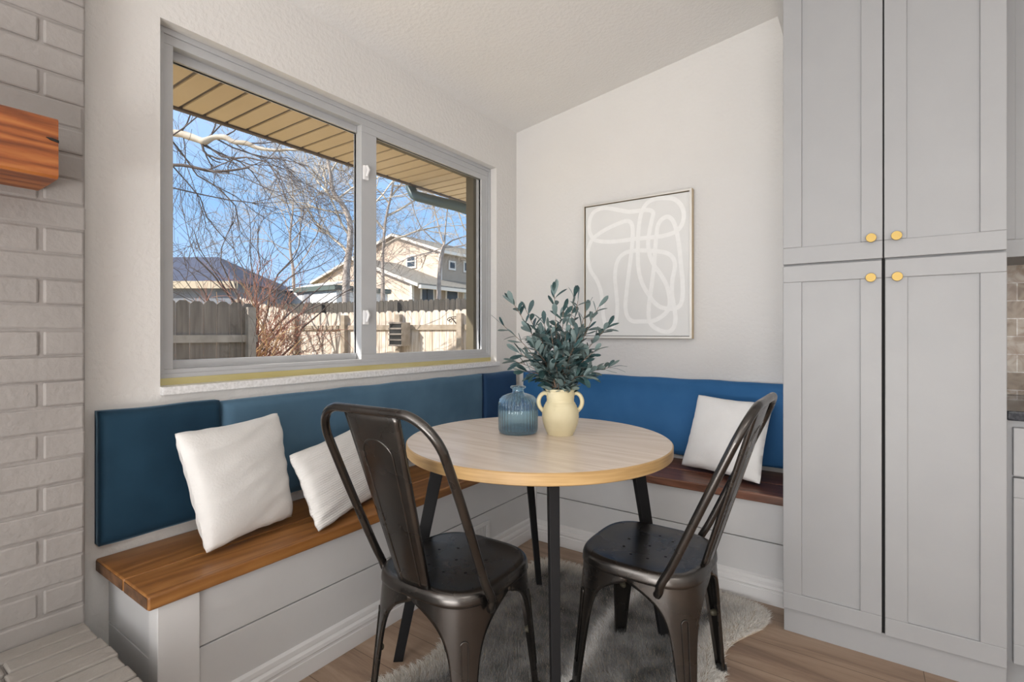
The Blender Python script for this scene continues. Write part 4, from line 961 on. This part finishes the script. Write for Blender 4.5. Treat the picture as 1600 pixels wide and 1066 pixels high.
# limb entering from the left: tree standing left of the view
D = 6.5
tk = [(at(60, 700, D), .2), (at(70, 400, D), .17), (at(110, 260, D), .12), (at(180, 205, D), .085), (at(272, 208, D), .044), (at(295, 213, D), .048), (at(312, 219, D), .042), (at(320, 221, D), .048), (at(334, 215, D), .032), (at(352, 215, D), .036), (at(366, 222, D), .028), (at(385, 224, D), .032), (at(402, 231, D), .024), (at(430, 235, D), .018), (at(455, 234, D), .014), (at(490, 236, D), .008)]
f0 = tk[0][0].copy(); f0.z = GZ; tk[0] = (f0, .22)
st = [(21, vv3(.9, 0, .9), .9, .012), (24, vv3(.8, 0, -.8), 1.1, .014), (27, vv3(1.0, .1, -.6), 1.7, .016), (29, vv3(.5, 0, -.9), .35, .022), (31, vv3(.7, 0, 1), .9, .012), (34, vv3(.6, 0, 1), .9, .012), (36, vv3(1, 0, -.5), 1.2, .012), (39, vv3(.8, 0, .8), .8, .01), (42, vv3(1, 0, -.6), 1.1, .01), (46, vv3(1, 0, .2), 1.2, .009), (19, vv3(.8, 0, -.5), 1.6, .014), (22, vv3(-.3, .2, -1), .9, .009)]
tree('pale-barked tree whose knotted limb reaches in under the eave from left', f0, tk, 23, 3, M['bark_dark'], M['bark_pale'], starts=[(i_ if i_ < 20 else int(20 + (i_ - 20) * 1.3), a_, l_, r_) for i_, a_, l_, r_ in st], up=.0, kids=(3, 4), minr=.002)
D = 5.6
tk = [(at(30, 800, D), .12), (at(60, 420, D), .1), (at(150, 280, D), .05), (at(268, 258, D), .018), (at(335, 268, D), .015), (at(390, 262, D), .008)]
f0 = tk[0][0].copy(); f0.z = GZ; tk[0] = (f0, .14)
st = [(12, vv3(1, 0, .4), 1.3, .012), (15, vv3(1, 0, -.5), 1.1, .01), (17, vv3(1, 0, -.4), 1.0, .009), (19, vv3(.9, 0, .7), .8, .008), (21, vv3(1, 0, -.4), .9, .007), (23, vv3(1, 0, .5), .8, .006), (11, vv3(1, 0, -.3), 1.5, .013)]
tree('dark tree at far left with one thin limb crossing the sky', f0, tk, 29, 3, M['bark_dark'], starts=st, up=-.02, kids=(3, 4), minr=.002)
# trees between the house and the yard, right pane
D = 16
tk = [(at(684, 560, D), .07), (at(686, 440, D), .065), (at(691, 395, D), .06), (at(695, 383, D), .055)]
f0 = tk[0][0].copy(); f0.z = GZ; tk[0] = (f0, .14)
st = [(13, vv3(-1, 0, .8), 2.3, .03), (14, vv3(-.4, 0, 1), 2.4, .03), (14, vv3(.3, .1, 1), 2.2, .03), (13, vv3(1.2, 0, .55), 2.0, .03), (12, vv3(1.2, 0, .1), 1.6, .03), (12, vv3(-1.1, 0, -.2), 1.9, .028), (10, vv3(-1.3, 0, .1), 1.6, .03)]
tree('bare grey tree in front of the tan house corner', f0, tk, 31, 4, M['bark_grey'], starts=st, kids=(4, 6), minr=.0024)
D = 18
tk = [(at(600, 560, D), .07), (at(598, 420, D), .055), (at(602, 350, D), .045), (at(612, 300, D), .04), (at(618, 260, D), .02)]
f0 = tk[0][0].copy(); f0.z = GZ; tk[0] = (f0, .15)
st = [(7, vv3(1, 0, .8), 2.2, .05), (9, vv3(-1, 0, .9), 2.2, .05), (11, vv3(1, 0, .6), 2.6, .05), (13, vv3(-.8, 0, 1), 2.2, .04), (14, vv3(1, 0, .8), 2.6, .045), (16, vv3(1, 0, .5), 2.4, .04), (17, vv3(-.5, 0, 1), 2.0, .035), (19, vv3(.7, 0, 1), 2.0, .03)]
tree('tall pale twiggy tree rising in front of the gable peak', f0, tk, 37, 4, M['bark_pale'], M['bark_grey'], starts=st, kids=(4, 5), minr=.003)
for i, (u, D, sd, lab) in enumerate(((455, 26, 41, 'fine-twigged bare tree behind the white shed'), (735, 27, 47, 'bare tree behind the tan house'))):
    tk = [(at(u, 560, D), .1), (at(u + 4, 440, D), .08), (at(u - 2, 380, D), .06), (at(u + 3, 320, D), .04), (at(u, 270, D), .02)]
    f0 = tk[0][0].copy(); f0.z = GZ; tk[0] = (f0, .12); rn = random.Random(sd)
    st = [(6 + k, vv3((-1) ** k * rn.uniform(.5, 1.2), rn.uniform(-.5, .5), rn.uniform(.5, 1)), rn.uniform(2.2, 3.2), .035) for k in range(11)]
    tree(lab, f0, tk, sd, 4, M['bark_grey'] if i % 2 == 0 else M['bark_pale'], starts=st, kids=(3, 5), minr=.0035)
